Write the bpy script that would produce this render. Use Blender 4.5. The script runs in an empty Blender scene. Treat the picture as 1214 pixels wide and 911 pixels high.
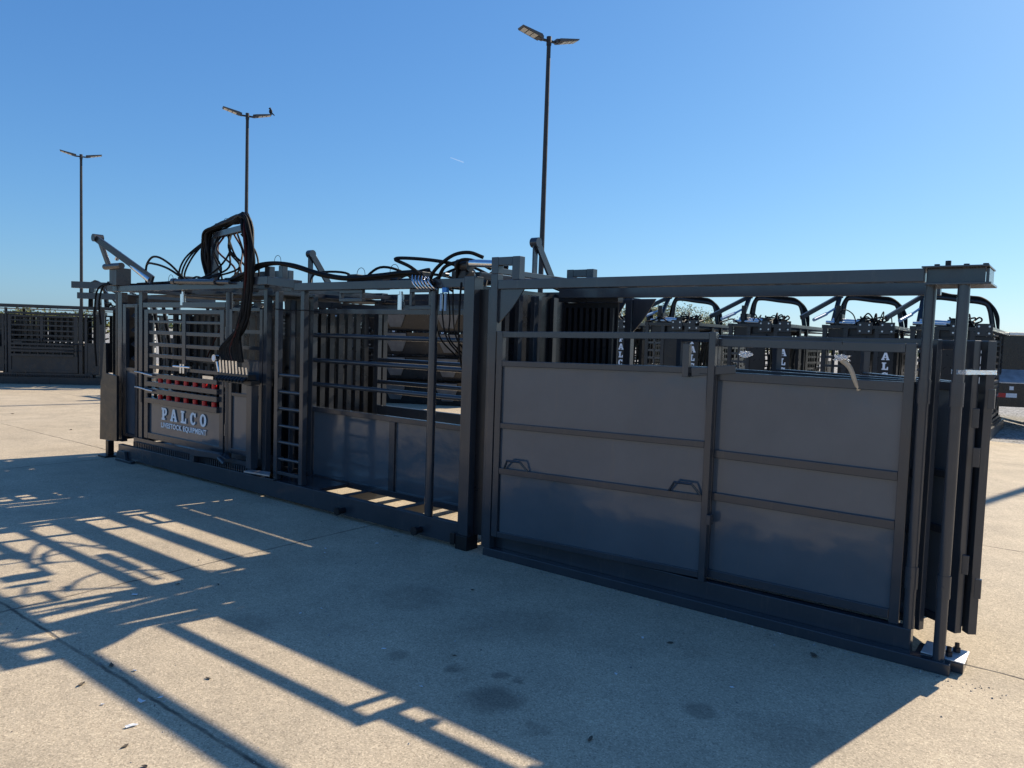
import bpy, bmesh, math, random
from mathutils import Vector, Matrix
R = math.radians
rnd = random.Random(7)
scene = bpy.context.scene
COL = scene.collection

# ------------------------------------------------------------------ camera frame (metres, Z up)
F_PX, CAM_H, PITCH, ROLL = 890.0, 1.6, R(3.5), R(1.87)
fw = Vector((0, math.cos(PITCH), -math.sin(PITCH)))
r0 = Vector((1, 0, 0)); u0 = r0.cross(fw)
rt = r0*math.cos(ROLL) + u0*math.sin(ROLL)
up = u0*math.cos(ROLL) - r0*math.sin(ROLL)

# yard grid: S runs along the machine to the far left, N runs away behind it
ORG = Vector((2.2037, 3.6162, 0))
SV = Vector((-0.79369, 0.60832, 0)); NV = Vector((0.60832, 0.79369, 0))
YAW = math.atan2(-SV.y, -SV.x)
def W(s, d, z=0.0): return ORG + SV*s + NV*d + Vector((0, 0, z))

# ------------------------------------------------------------------ materials
def newmat(name):
    m = bpy.data.materials.new(name); m.use_nodes = True
    nt = m.node_tree; nt.nodes.clear()
    out = nt.nodes.new('ShaderNodeOutputMaterial'); b = nt.nodes.new('ShaderNodeBsdfPrincipled')
    nt.links.new(b.outputs[0], out.inputs[0])
    return m, nt, b
def N(nt, t, **kw):
    n = nt.nodes.new(t)
    for k, v in kw.items(): setattr(n, k, v)
    return n
def ramp(nt, fac, stops):
    n = N(nt, 'ShaderNodeValToRGB'); nt.links.new(fac, n.inputs[0]); e = n.color_ramp.elements
    while len(e) < len(stops): e.new(0.5)
    for el, (p, c) in zip(e, stops):
        el.position = p; el.color = (c[0], c[1], c[2], 1) if isinstance(c, (tuple, list)) else (c, c, c, 1)
    return n.outputs[0]
def noise(nt, vec, scale, detail=4, rough=0.55):
    n = N(nt, 'ShaderNodeTexNoise'); n.inputs['Scale'].default_value = scale
    n.inputs['Detail'].default_value = detail; n.inputs['Roughness'].default_value = rough
    if vec is not None: nt.links.new(vec, n.inputs['Vector'])
    return n.outputs['Fac']
def mapr(nt, v, a, b, c, d):
    n = N(nt, 'ShaderNodeMapRange'); nt.links.new(v, n.inputs[0])
    for i, x in enumerate((a, b, c, d)): n.inputs[i+1].default_value = x
    return n.outputs[0]
def mixc(nt, fac, a, b, mode='MIX'):
    n = N(nt, 'ShaderNodeMix'); n.data_type = 'RGBA'; n.blend_type = mode
    if isinstance(fac, (int, float)): n.inputs[0].default_value = fac
    else: nt.links.new(fac, n.inputs[0])
    for i, x in ((6, a), (7, b)):
        if isinstance(x, tuple): n.inputs[i].default_value = (*x, 1)
        else: nt.links.new(x, n.inputs[i])
    return n.outputs[2]
def math_(nt, op, a, b=None):
    n = N(nt, 'ShaderNodeMath'); n.operation = op
    for i, x in ((0, a), (1, b)):
        if x is None: continue
        if isinstance(x, (int, float)): n.inputs[i].default_value = x
        else: nt.links.new(x, n.inputs[i])
    return n.outputs[0]
def bump(nt, b, h, strength, dist):
    n = N(nt, 'ShaderNodeBump'); n.inputs['Strength'].default_value = strength; n.inputs['Distance'].default_value = dist
    nt.links.new(h, n.inputs['Height']); nt.links.new(n.outputs[0], b.inputs['Normal'])

def paint(name, c0, c1, rough, metal, spec=0.5, wav=0.12, dust=0.25):
    m, nt, b = newmat(name)
    tc = N(nt, 'ShaderNodeTexCoord'); o = tc.outputs['Object']
    f = noise(nt, o, 3.0, 6, 0.6); col = ramp(nt, f, [(0.3, c0), (0.7, c1)])
    g = noise(nt, o, 55, 3, 0.7)
    fine = ramp(nt, g, [(0.62, 0.0), (0.78, 1.0)])
    col = mixc(nt, math_(nt, 'MULTIPLY', fine, dust*0.5), col, (0.20, 0.175, 0.145))
    st_ = N(nt, 'ShaderNodeMapping'); st_.inputs['Scale'].default_value = (1.0, 1.0, 0.12); nt.links.new(o, st_.inputs[0])
    streak = ramp(nt, noise(nt, st_.outputs[0], 26, 4, 0.7), [(0.58, 0.0), (0.76, 0.9*dust)])
    col = mixc(nt, streak, col, (0.15, 0.135, 0.115))
    rust = ramp(nt, noise(nt, o, 21, 6, 0.75), [(0.70, 0.0), (0.76, 0.55)])
    col = mixc(nt, math_(nt, 'MULTIPLY', rust, dust*1.6), col, (0.11, 0.055, 0.03))
    nt.links.new(col, b.inputs['Base Color'])
    nt.links.new(mapr(nt, noise(nt, o, 9, 5, 0.65), 0.3, 0.75, rough*0.75, rough*1.45), b.inputs['Roughness'])
    b.inputs['Metallic'].default_value = metal
    b.inputs['Specular IOR Level'].default_value = spec
    h = math_(nt, 'ADD', math_(nt, 'MULTIPLY', noise(nt, o, 1.7, 2, 0.4), 6.0), math_(nt, 'MULTIPLY', noise(nt, o, 160, 2, 0.5), 0.05))
    h = math_(nt, 'ADD', h, math_(nt, 'MULTIPLY', noise(nt, o, 5.5, 2, 0.4), 1.3))
    bump(nt, b, h, wav, 0.004)
    return m
def plain(name, c, rough=0.5, metal=0.0, var=0.25, scale=14, bmp=0.0):
    m, nt, b = newmat(name)
    tc = N(nt, 'ShaderNodeTexCoord'); o = tc.outputs['Object']
    f = noise(nt, o, scale, 5, 0.6)
    c0 = tuple(x*(1-var) for x in c); c1 = tuple(min(1, x*(1+var)) for x in c)
    nt.links.new(ramp(nt, f, [(0.3, c0), (0.7, c1)]), b.inputs['Base Color'])
    nt.links.new(mapr(nt, f, 0.3, 0.7, rough*0.85, min(1, rough*1.2)), b.inputs['Roughness'])
    b.inputs['Metallic'].default_value = metal
    if bmp: bump(nt, b, noise(nt, o, scale*8, 3, 0.6), bmp, 0.003)
    return m

M = {}
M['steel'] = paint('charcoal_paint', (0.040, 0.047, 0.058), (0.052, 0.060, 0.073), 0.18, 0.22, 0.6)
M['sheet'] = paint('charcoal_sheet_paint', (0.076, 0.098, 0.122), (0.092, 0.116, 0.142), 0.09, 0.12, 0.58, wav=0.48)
M['inner'] = paint('shaded_dark_paint', (0.020, 0.022, 0.026), (0.032, 0.034, 0.039), 0.30, 0.08, 0.45, dust=0.14)  # near-black copy of the machine paint, shade put into its colour
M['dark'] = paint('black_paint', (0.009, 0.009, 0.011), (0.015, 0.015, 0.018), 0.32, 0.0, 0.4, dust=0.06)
M['hose'] = plain('black_rubber_hose', (0.006, 0.006, 0.0065), 0.55, 0, 0.3, 30)
M['glare'] = plain('glare_plate', (0.66, 0.67, 0.69), 0.5, 0.6, 0.12, 20)  # pale metal colour stands in for sun glare on the painted plate
M['hose_red'] = plain('dark_red_hose', (0.05, 0.010, 0.010), 0.42, 0, 0.3, 30)
M['chrome'] = plain('bright_steel', (0.72, 0.73, 0.75), 0.16, 1.0, 0.1, 30)
M['galv'] = plain('galvanised_steel', (0.62, 0.63, 0.65), 0.33, 0.85, 0.15, 20)
M['red'] = plain('red_plastic', (0.62, 0.012, 0.015), 0.35, 0, 0.15, 40)
M['white'] = plain('white_vinyl', (0.90, 0.91, 0.93), 0.45, 0, 0.06, 20)
M['blue'] = plain('blue_plastic', (0.03, 0.22, 0.62), 0.4, 0, 0.1, 20)
M['ltblue'] = plain('pale_blue_sleeve', (0.22, 0.36, 0.52), 0.35, 0, 0.1, 20)
M['brass'] = plain('brass', (0.55, 0.40, 0.18), 0.3, 1.0, 0.2, 20)
M['pole'] = plain('bronze_pole_paint', (0.030, 0.026, 0.024), 0.45, 0.1, 0.25, 5)
M['head'] = plain('fixture_housing', (0.09, 0.085, 0.08), 0.5, 0.1, 0.2, 8)
M['lens'] = plain('lamp_lens', (0.62, 0.58, 0.50), 0.4, 0, 0.12, 25)
M['poly'] = plain('black_polyethylene', (0.018, 0.019, 0.021), 0.24, 0, 0.3, 6)
M['sheen'] = plain('sheen_polyethylene', (0.12, 0.122, 0.125), 0.4, 0, 0.3, 6)  # lighter tone stands in for reflections on the black plastic
M['trl'] = paint('trailer_black_paint', (0.010, 0.010, 0.012), (0.016, 0.016, 0.018), 0.25, 0.0)
M['deck'] = plain('worn_aluminium_deck', (0.52, 0.53, 0.55), 0.42, 0.3, 0.2, 8)
M['tyre'] = plain('tyre_rubber', (0.015, 0.015, 0.015), 0.8, 0, 0.3, 20)
M['bark'] = plain('bark', (0.10, 0.075, 0.055), 0.9, 0, 0.35, 10)
M['leaf'] = plain('budding_leaves', (0.20, 0.20, 0.05), 0.7, 0, 0.4, 3)
M['bird'] = plain('dark_feathers', (0.01, 0.01, 0.012), 0.7, 0, 0.3, 60)
M['scrap'] = plain('pale_litter', (0.72, 0.74, 0.76), 0.6, 0, 0.15, 40)
M['leafdry'] = plain('dry_leaf', (0.11, 0.085, 0.06), 0.85, 0, 0.4, 40)
M['brown'] = plain('brown_card', (0.55, 0.43, 0.29), 0.7, 0, 0.2, 20)
for q_ in ('hose', 'hose_red'): M[q_].node_tree.nodes['Principled BSDF'].inputs['Specular IOR Level'].default_value = 0.16
def film(name, c, tr, rough):
    m, nt, b = newmat(name)
    b.inputs['Base Color'].default_value = (*c, 1); b.inputs['Roughness'].default_value = rough
    b.inputs['Transmission Weight'].default_value = tr; b.inputs['IOR'].default_value = 1.3
    tc = N(nt, 'ShaderNodeTexCoord'); bump(nt, b, noise(nt, tc.outputs['Object'], 60, 4, 0.6), 0.8, 0.01)
    return m
M['film'] = film('clear_plastic_film', (0.92, 0.93, 0.95), 0.55, 0.18)
M['strap'] = film('clear_stretch_wrap', (0.80, 0.85, 0.9), 0.8, 0.12)

# concrete: object coords run along the slab joints (x = -s, y = d)
def concrete_mat():
    m, nt, b = newmat('broom_finished_concrete')
    tc = N(nt, 'ShaderNodeTexCoord'); o = tc.outputs['Object']
    big = noise(nt, o, 0.35, 5, 0.6); mid = noise(nt, o, 2.2, 6, 0.62); med = noise(nt, o, 14, 5, 0.7)
    col = ramp(nt, big, [(0.3, (0.44, 0.358, 0.252)), (0.7, (0.53, 0.44, 0.32))])
    col = mixc(nt, 0.75, col, ramp(nt, mid, [(0.32, (0.41, 0.41, 0.41)), (0.66, (0.56, 0.555, 0.545))]), 'OVERLAY')
    col = mixc(nt, 0.35, col, ramp(nt, med, [(0.3, (0.40, 0.40, 0.40)), (0.7, (0.60, 0.60, 0.595))]), 'OVERLAY')
    # exposed aggregate: light and dark grains
    v = N(nt, 'ShaderNodeTexVoronoi'); v.inputs['Scale'].default_value = 150; nt.links.new(o, v.inputs['Vector'])
    gr = N(nt, 'ShaderNodeSeparateColor'); nt.links.new(v.outputs['Color'], gr.inputs[0])
    g = gr.outputs[0]
    grain = ramp(nt, g, [(0.0, 0.22), (0.16, 0.40), (0.5, 0.50), (0.82, 0.58), (1.0, 0.80)])
    col = mixc(nt, 0.62, col, grain, 'OVERLAY')
    fine = noise(nt, o, 260, 2, 0.7)
    col = mixc(nt, 0.5, col, ramp(nt, fine, [(0.3, 0.33), (0.7, 0.67)]), 'OVERLAY')
    sp = N(nt, 'ShaderNodeSeparateXYZ'); nt.links.new(o, sp.inputs[0]); X, Y = sp.outputs[0], sp.outputs[1]
    wob = math_(nt, 'MULTIPLY', math_(nt, 'SUBTRACT', noise(nt, o, 6, 4, 0.6), 0.5), 0.035)
    joint = None
    for axis, pos in [(X, -4.22), (X, 0.38), (X, -8.82), (X, -13.42), (X, -18.0), (X, -22.6), (X, 5.0), (X, 9.6),
                      (Y, -2.63), (Y, 0.225), (Y, 3.115), (Y, 6.0), (Y, 8.9), (Y, -5.5)]:
        dist = math_(nt, 'ABSOLUTE', math_(nt, 'ADD', math_(nt, 'SUBTRACT', axis, pos), wob))
        k = mapr(nt, dist, 0.004, 0.013, 1.0, 0.0)
        joint = k if joint is None else math_(nt, 'MAXIMUM', joint, k)
    brk = ramp(nt, noise(nt, o, 3.5, 4, 0.6), [(0.36, 0.25), (0.6, 1.0)])
    col = mixc(nt, math_(nt, 'MULTIPLY', joint, math_(nt, 'MULTIPLY', brk, 0.85)), col, (0.05, 0.042, 0.035))
    # oil drips and damp marks
    wx = math_(nt, 'MULTIPLY', math_(nt, 'SUBTRACT', noise(nt, o, 9, 5, 0.65), 0.5), 0.16)
    for (s, d, rs, st) in [(1.55, -1.66, .14, .5), (0.79, -1.15, .08, .38), (1.87, -1.56, .05, .45), (1.66, -1.45, .045, .5), (1.58, -1.45, .035, .45),
                           (2.2, -1.62, .06, .35), (2.75, -1.0, .25, .25), (1.25, -1.75, .06, .3), (0.45, -1.1, .2, .2), (3.1, -1.9, .18, .2), (7.5, -3.2, .3, .2), (2.0, -0.9, .3, .18), (-0.9, 3.6, .5, .25), (-2.0, 6.0, .8, .2)]:
        q = N(nt, 'ShaderNodeVectorMath'); q.operation = 'DISTANCE'; nt.links.new(o, q.inputs[0]); q.inputs[1].default_value = (-s, d, 0)
        k = mapr(nt, math_(nt, 'ADD', q.outputs['Value'], wx), rs*0.55, rs*1.15, st, 0.0)
        col = mixc(nt, k, col, (0.065, 0.057, 0.05))
    stain = ramp(nt, noise(nt, o, 1.1, 7, 0.7), [(0.60, 0.0), (0.74, 0.35)])
    col = mixc(nt, stain, col, (0.17, 0.145, 0.115))
    spot = N(nt, 'ShaderNodeTexVoronoi'); spot.inputs['Scale'].default_value = 2.6; nt.links.new(o, spot.inputs['Vector'])
    chip = mapr(nt, spot.outputs['Distance'], 0.012, 0.03, 0.5, 0.0)
    col = mixc(nt, chip, col, (0.07, 0.06, 0.05))
    nt.links.new(col, b.inputs['Base Color']); b.inputs['Roughness'].default_value = 0.85
    b.inputs['Specular IOR Level'].default_value = 0.3
    h = math_(nt, 'ADD', math_(nt, 'MULTIPLY', g, 0.5), math_(nt, 'MULTIPLY', med, 0.6))
    h = math_(nt, 'SUBTRACT', h, math_(nt, 'MULTIPLY', joint, 2.0))
    bump(nt, b, h, 0.55, 0.006)
    return m
M['concrete'] = concrete_mat()
def gravel_mat():
    m, nt, b = newmat('grey_gravel')
    tc = N(nt, 'ShaderNodeTexCoord'); o = tc.outputs['Object']
    v = N(nt, 'ShaderNodeTexVoronoi'); v.inputs['Scale'].default_value = 22; nt.links.new(o, v.inputs['Vector'])
    s = N(nt, 'ShaderNodeSeparateColor'); nt.links.new(v.outputs['Color'], s.inputs[0])
    col = ramp(nt, s.outputs[0], [(0.0, (0.12, 0.115, 0.11)), (0.5, (0.30, 0.29, 0.275)), (1.0, (0.52, 0.50, 0.475))])
    pat = ramp(nt, noise(nt, o, 0.5, 6, 0.6), [(0.52, 0.0), (0.66, 0.45)])
    col = mixc(nt, pat, col, (0.24, 0.21, 0.13))
    nt.links.new(col, b.inputs['Base Color']); b.inputs['Roughness'].default_value = 0.95
    bump(nt, b, v.outputs['Distance'], 1.0, 0.03)
    return m
M['gravel'] = gravel_mat()

# ------------------------------------------------------------------ mesh helpers
class MB:
    """collects shapes given in machine coordinates (s along, d depth, z up) and links them as ONE mesh object"""
    def __init__(self, s0=0.0, d0=0.0, z0=0.0):
        self.o = (s0, d0, z0); self.v = []; self.f = []; self.sm = []
    def P(self, p): return Vector((-(p[0]-self.o[0]), p[1]-self.o[1], p[2]-self.o[2]))
    def _add(self, vs, fs, smooth=False):
        n = len(self.v); self.v += vs; self.f += [[i+n for i in q] for q in fs]; self.sm += [smooth]*len(fs)
    def box(self, s0, s1, d0, d1, z0, z1):
        vs = [self.P((s, d, z)) for z in (z0, z1) for d in (d0, d1) for s in (s0, s1)]
        fs = [[0, 2, 3, 1], [4, 5, 7, 6], [0, 1, 5, 4], [2, 6, 7, 3], [0, 4, 6, 2], [1, 3, 7, 5]]
        c = sum(vs, Vector())/8
        out = []
        for q in fs:
            a, b2, c2 = vs[q[0]], vs[q[1]], vs[q[2]]
            if (b2-a).cross(c2-a).dot(a-c) < 0: q = q[::-1]
            out.append(q)
        self._add(vs, out); return self
    def bar(self, p, q, w, h, upv=(0, 0, 1)):
        """rectangular bar from p to q: w across, h along upv"""
        p, q = self.P(p), self.P(q); t = (q-p).normalized(); u = Vector((-upv[0], upv[1], upv[2]))
        x = t.cross(u)
        if x.length < 1e-4: x = t.cross(Vector((0, 1, 0)))
        x.normalize(); u = x.cross(t).normalized()
        vs = [e + x*(a*w/2) + u*(b*h/2) for e in (p, q) for a, b in ((-1, -1), (1, -1), (1, 1), (-1, 1))]
        self._add(vs, [[3, 2, 1, 0], [4, 5, 6, 7], [0, 1, 5, 4], [1, 2, 6, 5], [2, 3, 7, 6], [3, 0, 4, 7]]); return self
    def tube(self, pts, r, n=10, cap=True, r1=None):
        pts = [self.P(p) for p in pts]; m = len(pts); vs = []; fs = []; prev = None
        for i, p in enumerate(pts):
            t = (pts[min(i+1, m-1)] - pts[max(i-1, 0)]).normalized()
            if prev is None:
                a = Vector((0, 0, 1)) if abs(t.z) < 0.9 else Vector((1, 0, 0)); x = t.cross(a).normalized()
            else: x = (prev - t*prev.dot(t)).normalized()
            prev = x; y = t.cross(x)
            rr = r if r1 is None else r + (r1-r)*i/(m-1)
            vs += [p + (x*math.cos(2*math.pi*k/n) + y*math.sin(2*math.pi*k/n))*rr for k in range(n)]
        for i in range(m-1):
            for k in range(n):
                fs.append([i*n+k, i*n+(k+1) % n, (i+1)*n+(k+1) % n, (i+1)*n+k])
        self._add(vs, fs, True)
        if cap:
            self._add(vs[:n], [list(range(n))[::-1]]); self._add(vs[-n:], [list(range(n))])
        return self
    def prism(self, pts, vec):
        """polygon (list of s,d,z points) pushed along vec"""
        a = [self.P(p) for p in pts]; w = self.P((pts[0][0]+vec[0], pts[0][1]+vec[1], pts[0][2]+vec[2])) - a[0]
        n = len(a); nrm = Vector()
        for i in range(n): nrm += a[i].cross(a[(i+1) % n])
        if nrm.dot(w) > 0: a = a[::-1]
        b = [p+w for p in a]
        fs = [list(range(n)), [i+n for i in range(n)][::-1]] + [[i, i+n, (i+1) % n+n, (i+1) % n] for i in range(n)]
        self._add(a+b, fs); return self
    def ball(self, c, r, sc=(1, 1, 1), nu=12, nv=8):
        c = self.P(c); vs = []; fs = []
        for j in range(nv+1):
            th = math.pi*j/nv
            for i in range(nu):
                ph = 2*math.pi*i/nu
                vs.append(c + Vector((r*sc[0]*math.sin(th)*math.cos(ph), r*sc[1]*math.sin(th)*math.sin(ph), r*sc[2]*math.cos(th))))
        for j in range(nv):
            for i in range(nu):
                fs.append([j*nu+i, (j+1)*nu+i, (j+1)*nu+(i+1) % nu, j*nu+(i+1) % nu])
        self._add(vs, fs, True); return self
    def build(self, name, mat, parent=None, bevel=0.0, merge=False):
        me = bpy.data.meshes.new(name); me.from_pydata([tuple(v) for v in self.v], [], self.f); me.update()
        me.polygons.foreach_set('use_smooth', self.sm)
        if any(self.sm): me.polygons.foreach_set('use_smooth', [True]*len(self.f)); me.set_sharp_from_angle(angle=R(38))
        me.materials.append(M[mat] if isinstance(mat, str) else mat)
        if merge:
            bm = bmesh.new(); bm.from_mesh(me); bmesh.ops.remove_doubles(bm, verts=bm.verts, dist=1e-5); bm.to_mesh(me); bm.free()
        o = bpy.data.objects.new(name, me); COL.objects.link(o)
        if parent is not None: o.parent = parent
        if bevel:
            bv = o.modifiers.new('edge', 'BEVEL'); bv.width = bevel; bv.segments = 2; bv.limit_method = 'ANGLE'; bv.angle_limit = R(50)
        return o
def tag(o, label=None, cat=None, group=None, kind=None):
    if label: o['label'] = label
    if cat: o['category'] = cat
    if group: o['group'] = group
    if kind: o['kind'] = kind
    return o
def empty(name, loc, rz, label, cat, group=None):
    o = bpy.data.objects.new(name, None); COL.objects.link(o); o.empty_display_size = 0.2
    o.location = loc; o.rotation_euler = (0, 0, rz); return tag(o, label, cat, group)
KIDS = {}
def copy_tree(o, parent=None):
    c = o.copy(); COL.objects.link(c)
    if parent is not None: c.parent = parent
    for ch in [x for x in scene.objects if x.parent == o]: copy_tree(ch, c)
    return c
def crom(pts, n=8):
    pts = [Vector(p) for p in pts]; P = [2*pts[0]-pts[1]] + pts + [2*pts[-1]-pts[-2]]; out = []
    for i in range(1, len(P)-2):
        for k in range(n):
            t = k/n; a, b, c, d = P[i-1], P[i], P[i+1], P[i+2]
            out.append(0.5*((2*b) + (c-a)*t + (2*a-5*b+4*c-d)*t*t + (3*b-a-3*c+d)*t**3))
    out.append(pts[-1]); return [tuple(p) for p in out]

# ------------------------------------------------------------------ lettering
def arc(cx, cy, rx, ry, a0, a1, n):
    return [(cx+rx*math.cos(R(a0+(a1-a0)*i/n)), cy+ry*math.sin(R(a0+(a1-a0)*i/n))) for i in range(n+1)]
GLY = {
 'P': (.80, [[(0,0),(.54,0),(.54,.16),(.41,.16),(.41,.37),(.52,.37)] + arc(.52,.685,.29,.315,-90,90,14)[1:] + [(0,1),(0,.84),(.11,.84),(.11,.16),(0,.16)],
             [(.41,.53),(.48,.53)] + arc(.48,.69,.085,.16,-90,90,8)[1:] + [(.41,.85)]]),
 'A': (1.0, [[(0,0),(.41,0),(.41,.16),(.33,.16),(.365,.28),(.62,.28),(.655,.16),(.58,.16),(.58,0),(1,0),(1,.16),(.93,.16),(.65,1),(.35,1),(.07,.16),(0,.16)],
             [(.41,.43),(.575,.43),(.4925,.72)]]),
 'L': (.80, [[(0,0),(.8,0),(.8,.42),(.65,.42),(.60,.17),(.41,.17),(.41,.84),(.54,.84),(.54,1),(0,1),(0,.84),(.11,.84),(.11,.16),(0,.16)]]),
 'C': (.84, [arc(.43,.5,.43,.5,48,318,26) + [(.72,.31)] + arc(.45,.5,.155,.335,-50,-310,18) + [(.64,.64),(.80,.64),(.80,.98),(.70,.98)]]),
 'O': (.88, [arc(.44,.5,.44,.5,0,354,34), arc(.44,.5,.165,.33,0,350,26)]),
}
def curve_mesh(name, splines, ext):
    cu = bpy.data.curves.new(name, 'CURVE'); cu.dimensions = '2D'; cu.fill_mode = 'BOTH'; cu.extrude = ext
    for pts in splines:
        sp = cu.splines.new('POLY'); sp.points.add(len(pts)-1); sp.use_cyclic_u = True
        for q, p in zip(sp.points, pts): q.co = (p[0], p[1], 0, 1)
    o = bpy.data.objects.new(name, cu); COL.objects.link(o)
    dg = bpy.context.evaluated_depsgraph_get(); me = bpy.data.meshes.new_from_object(o.evaluated_get(dg))
    bpy.data.objects.remove(o); return me
def word_mesh(word, h, pitch, vertical=False):
    sp = []; x = y = 0.0
    for ch in word:
        w, outl = GLY[ch]
        for pts in outl:
            sp.append([(x + p[0]*h - (w*h/2 if vertical else 0), y + p[1]*h) for p in pts])
        if vertical: y -= pitch
        else: x += w*h + pitch
    return curve_mesh('lettering', sp, 0.0012), x - pitch
def font_mesh(txt, size, bold):
    cu = bpy.data.curves.new('lettering', 'FONT'); cu.body = txt; cu.size = size; cu.offset = bold; cu.space_character = 1.12; cu.extrude = 0.0012
    o = bpy.data.objects.new('lettering', cu); COL.objects.link(o)
    dg = bpy.context.evaluated_depsgraph_get(); me = bpy.data.meshes.new_from_object(o.evaluated_get(dg))
    bpy.data.objects.remove(o); return me
def place_mesh(name, me, mat, mtx, parent):
    me.materials.clear(); me.materials.append(M[mat]); me.name = name
    me.transform(mtx); o = bpy.data.objects.new(name, me); COL.objects.link(o); o.parent = parent; return o

# ================================================================== SETTING
world = bpy.data.worlds.new('World'); scene.world = world; world.use_nodes = True
SUN_AZ, SUN_EL = 50.0, 35.7       # clockwise from +Y
nt = world.node_tree; bg = nt.nodes['Background']
sky = nt.nodes.new('ShaderNodeTexSky'); sky.sky_type = 'NISHITA'; sky.sun_disc = False
sky.sun_elevation = R(SUN_EL); sky.sun_rotation = R(SUN_AZ); sky.altitude = 0; sky.air_density = 1.0; sky.dust_density = 0.45; sky.ozone_density = 1.6
SKY_ST, KK = 0.072, 0.072*1.803
sp_ = nt.nodes.new('ShaderNodeSeparateColor'); cb_ = nt.nodes.new('ShaderNodeCombineColor'); nt.links.new(sky.outputs[0], sp_.inputs[0])
for i_, (g_, p_) in enumerate(((0.455, 0.96), (0.68, 0.80), (0.945, 0.62))):      # colour response of the clear spring sky
    q = math_(nt, 'POWER', math_(nt, 'MULTIPLY', sp_.outputs[i_], KK), p_)
    nt.links.new(math_(nt, 'MULTIPLY', q, g_/KK), cb_.inputs[i_])
nt.links.new(cb_.outputs[0], bg.inputs[0]); bg.inputs[1].default_value = SKY_ST
sl = bpy.data.lights.new('sun', 'SUN'); sl.energy = 3.95; sl.angle = R(0.53); sl.color = (1.0, 0.89, 0.72)
so = bpy.data.objects.new('sun', sl); COL.objects.link(so)
sd = Vector((math.sin(R(SUN_AZ))*math.cos(R(SUN_EL)), math.cos(R(SUN_AZ))*math.cos(R(SUN_EL)), math.sin(R(SUN_EL))))
so.rotation_euler = sd.to_track_quat('Z', 'Y').to_euler(); so.location = (20, 20, 40)

def sheet(name, pts, z, mat, rot=0.0, loc=(0, 0, 0)):
    me = bpy.data.meshes.new(name); me.from_pydata([(x, y, z) for x, y in pts], [], [list(range(len(pts)))]); me.update()
    if me.polygons[0].normal.z < 0: me.flip_normals()
    me.materials.append(M[mat]); o = bpy.data.objects.new(name, me); COL.objects.link(o)
    o.location = loc; o.rotation_euler = (0, 0, rot); return tag(o, kind='structure')
sheet('ground', [(-900, -900), (900, -900), (900, 900), (-900, 900)], -0.03, 'gravel')
sheet('concrete_yard', [(40, -45), (40, 11.8), (1.0, 12.0), (-6, 12.05), (-60, 11.9), (-60, -45)], 0.0, 'concrete', YAW, ORG)

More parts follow.
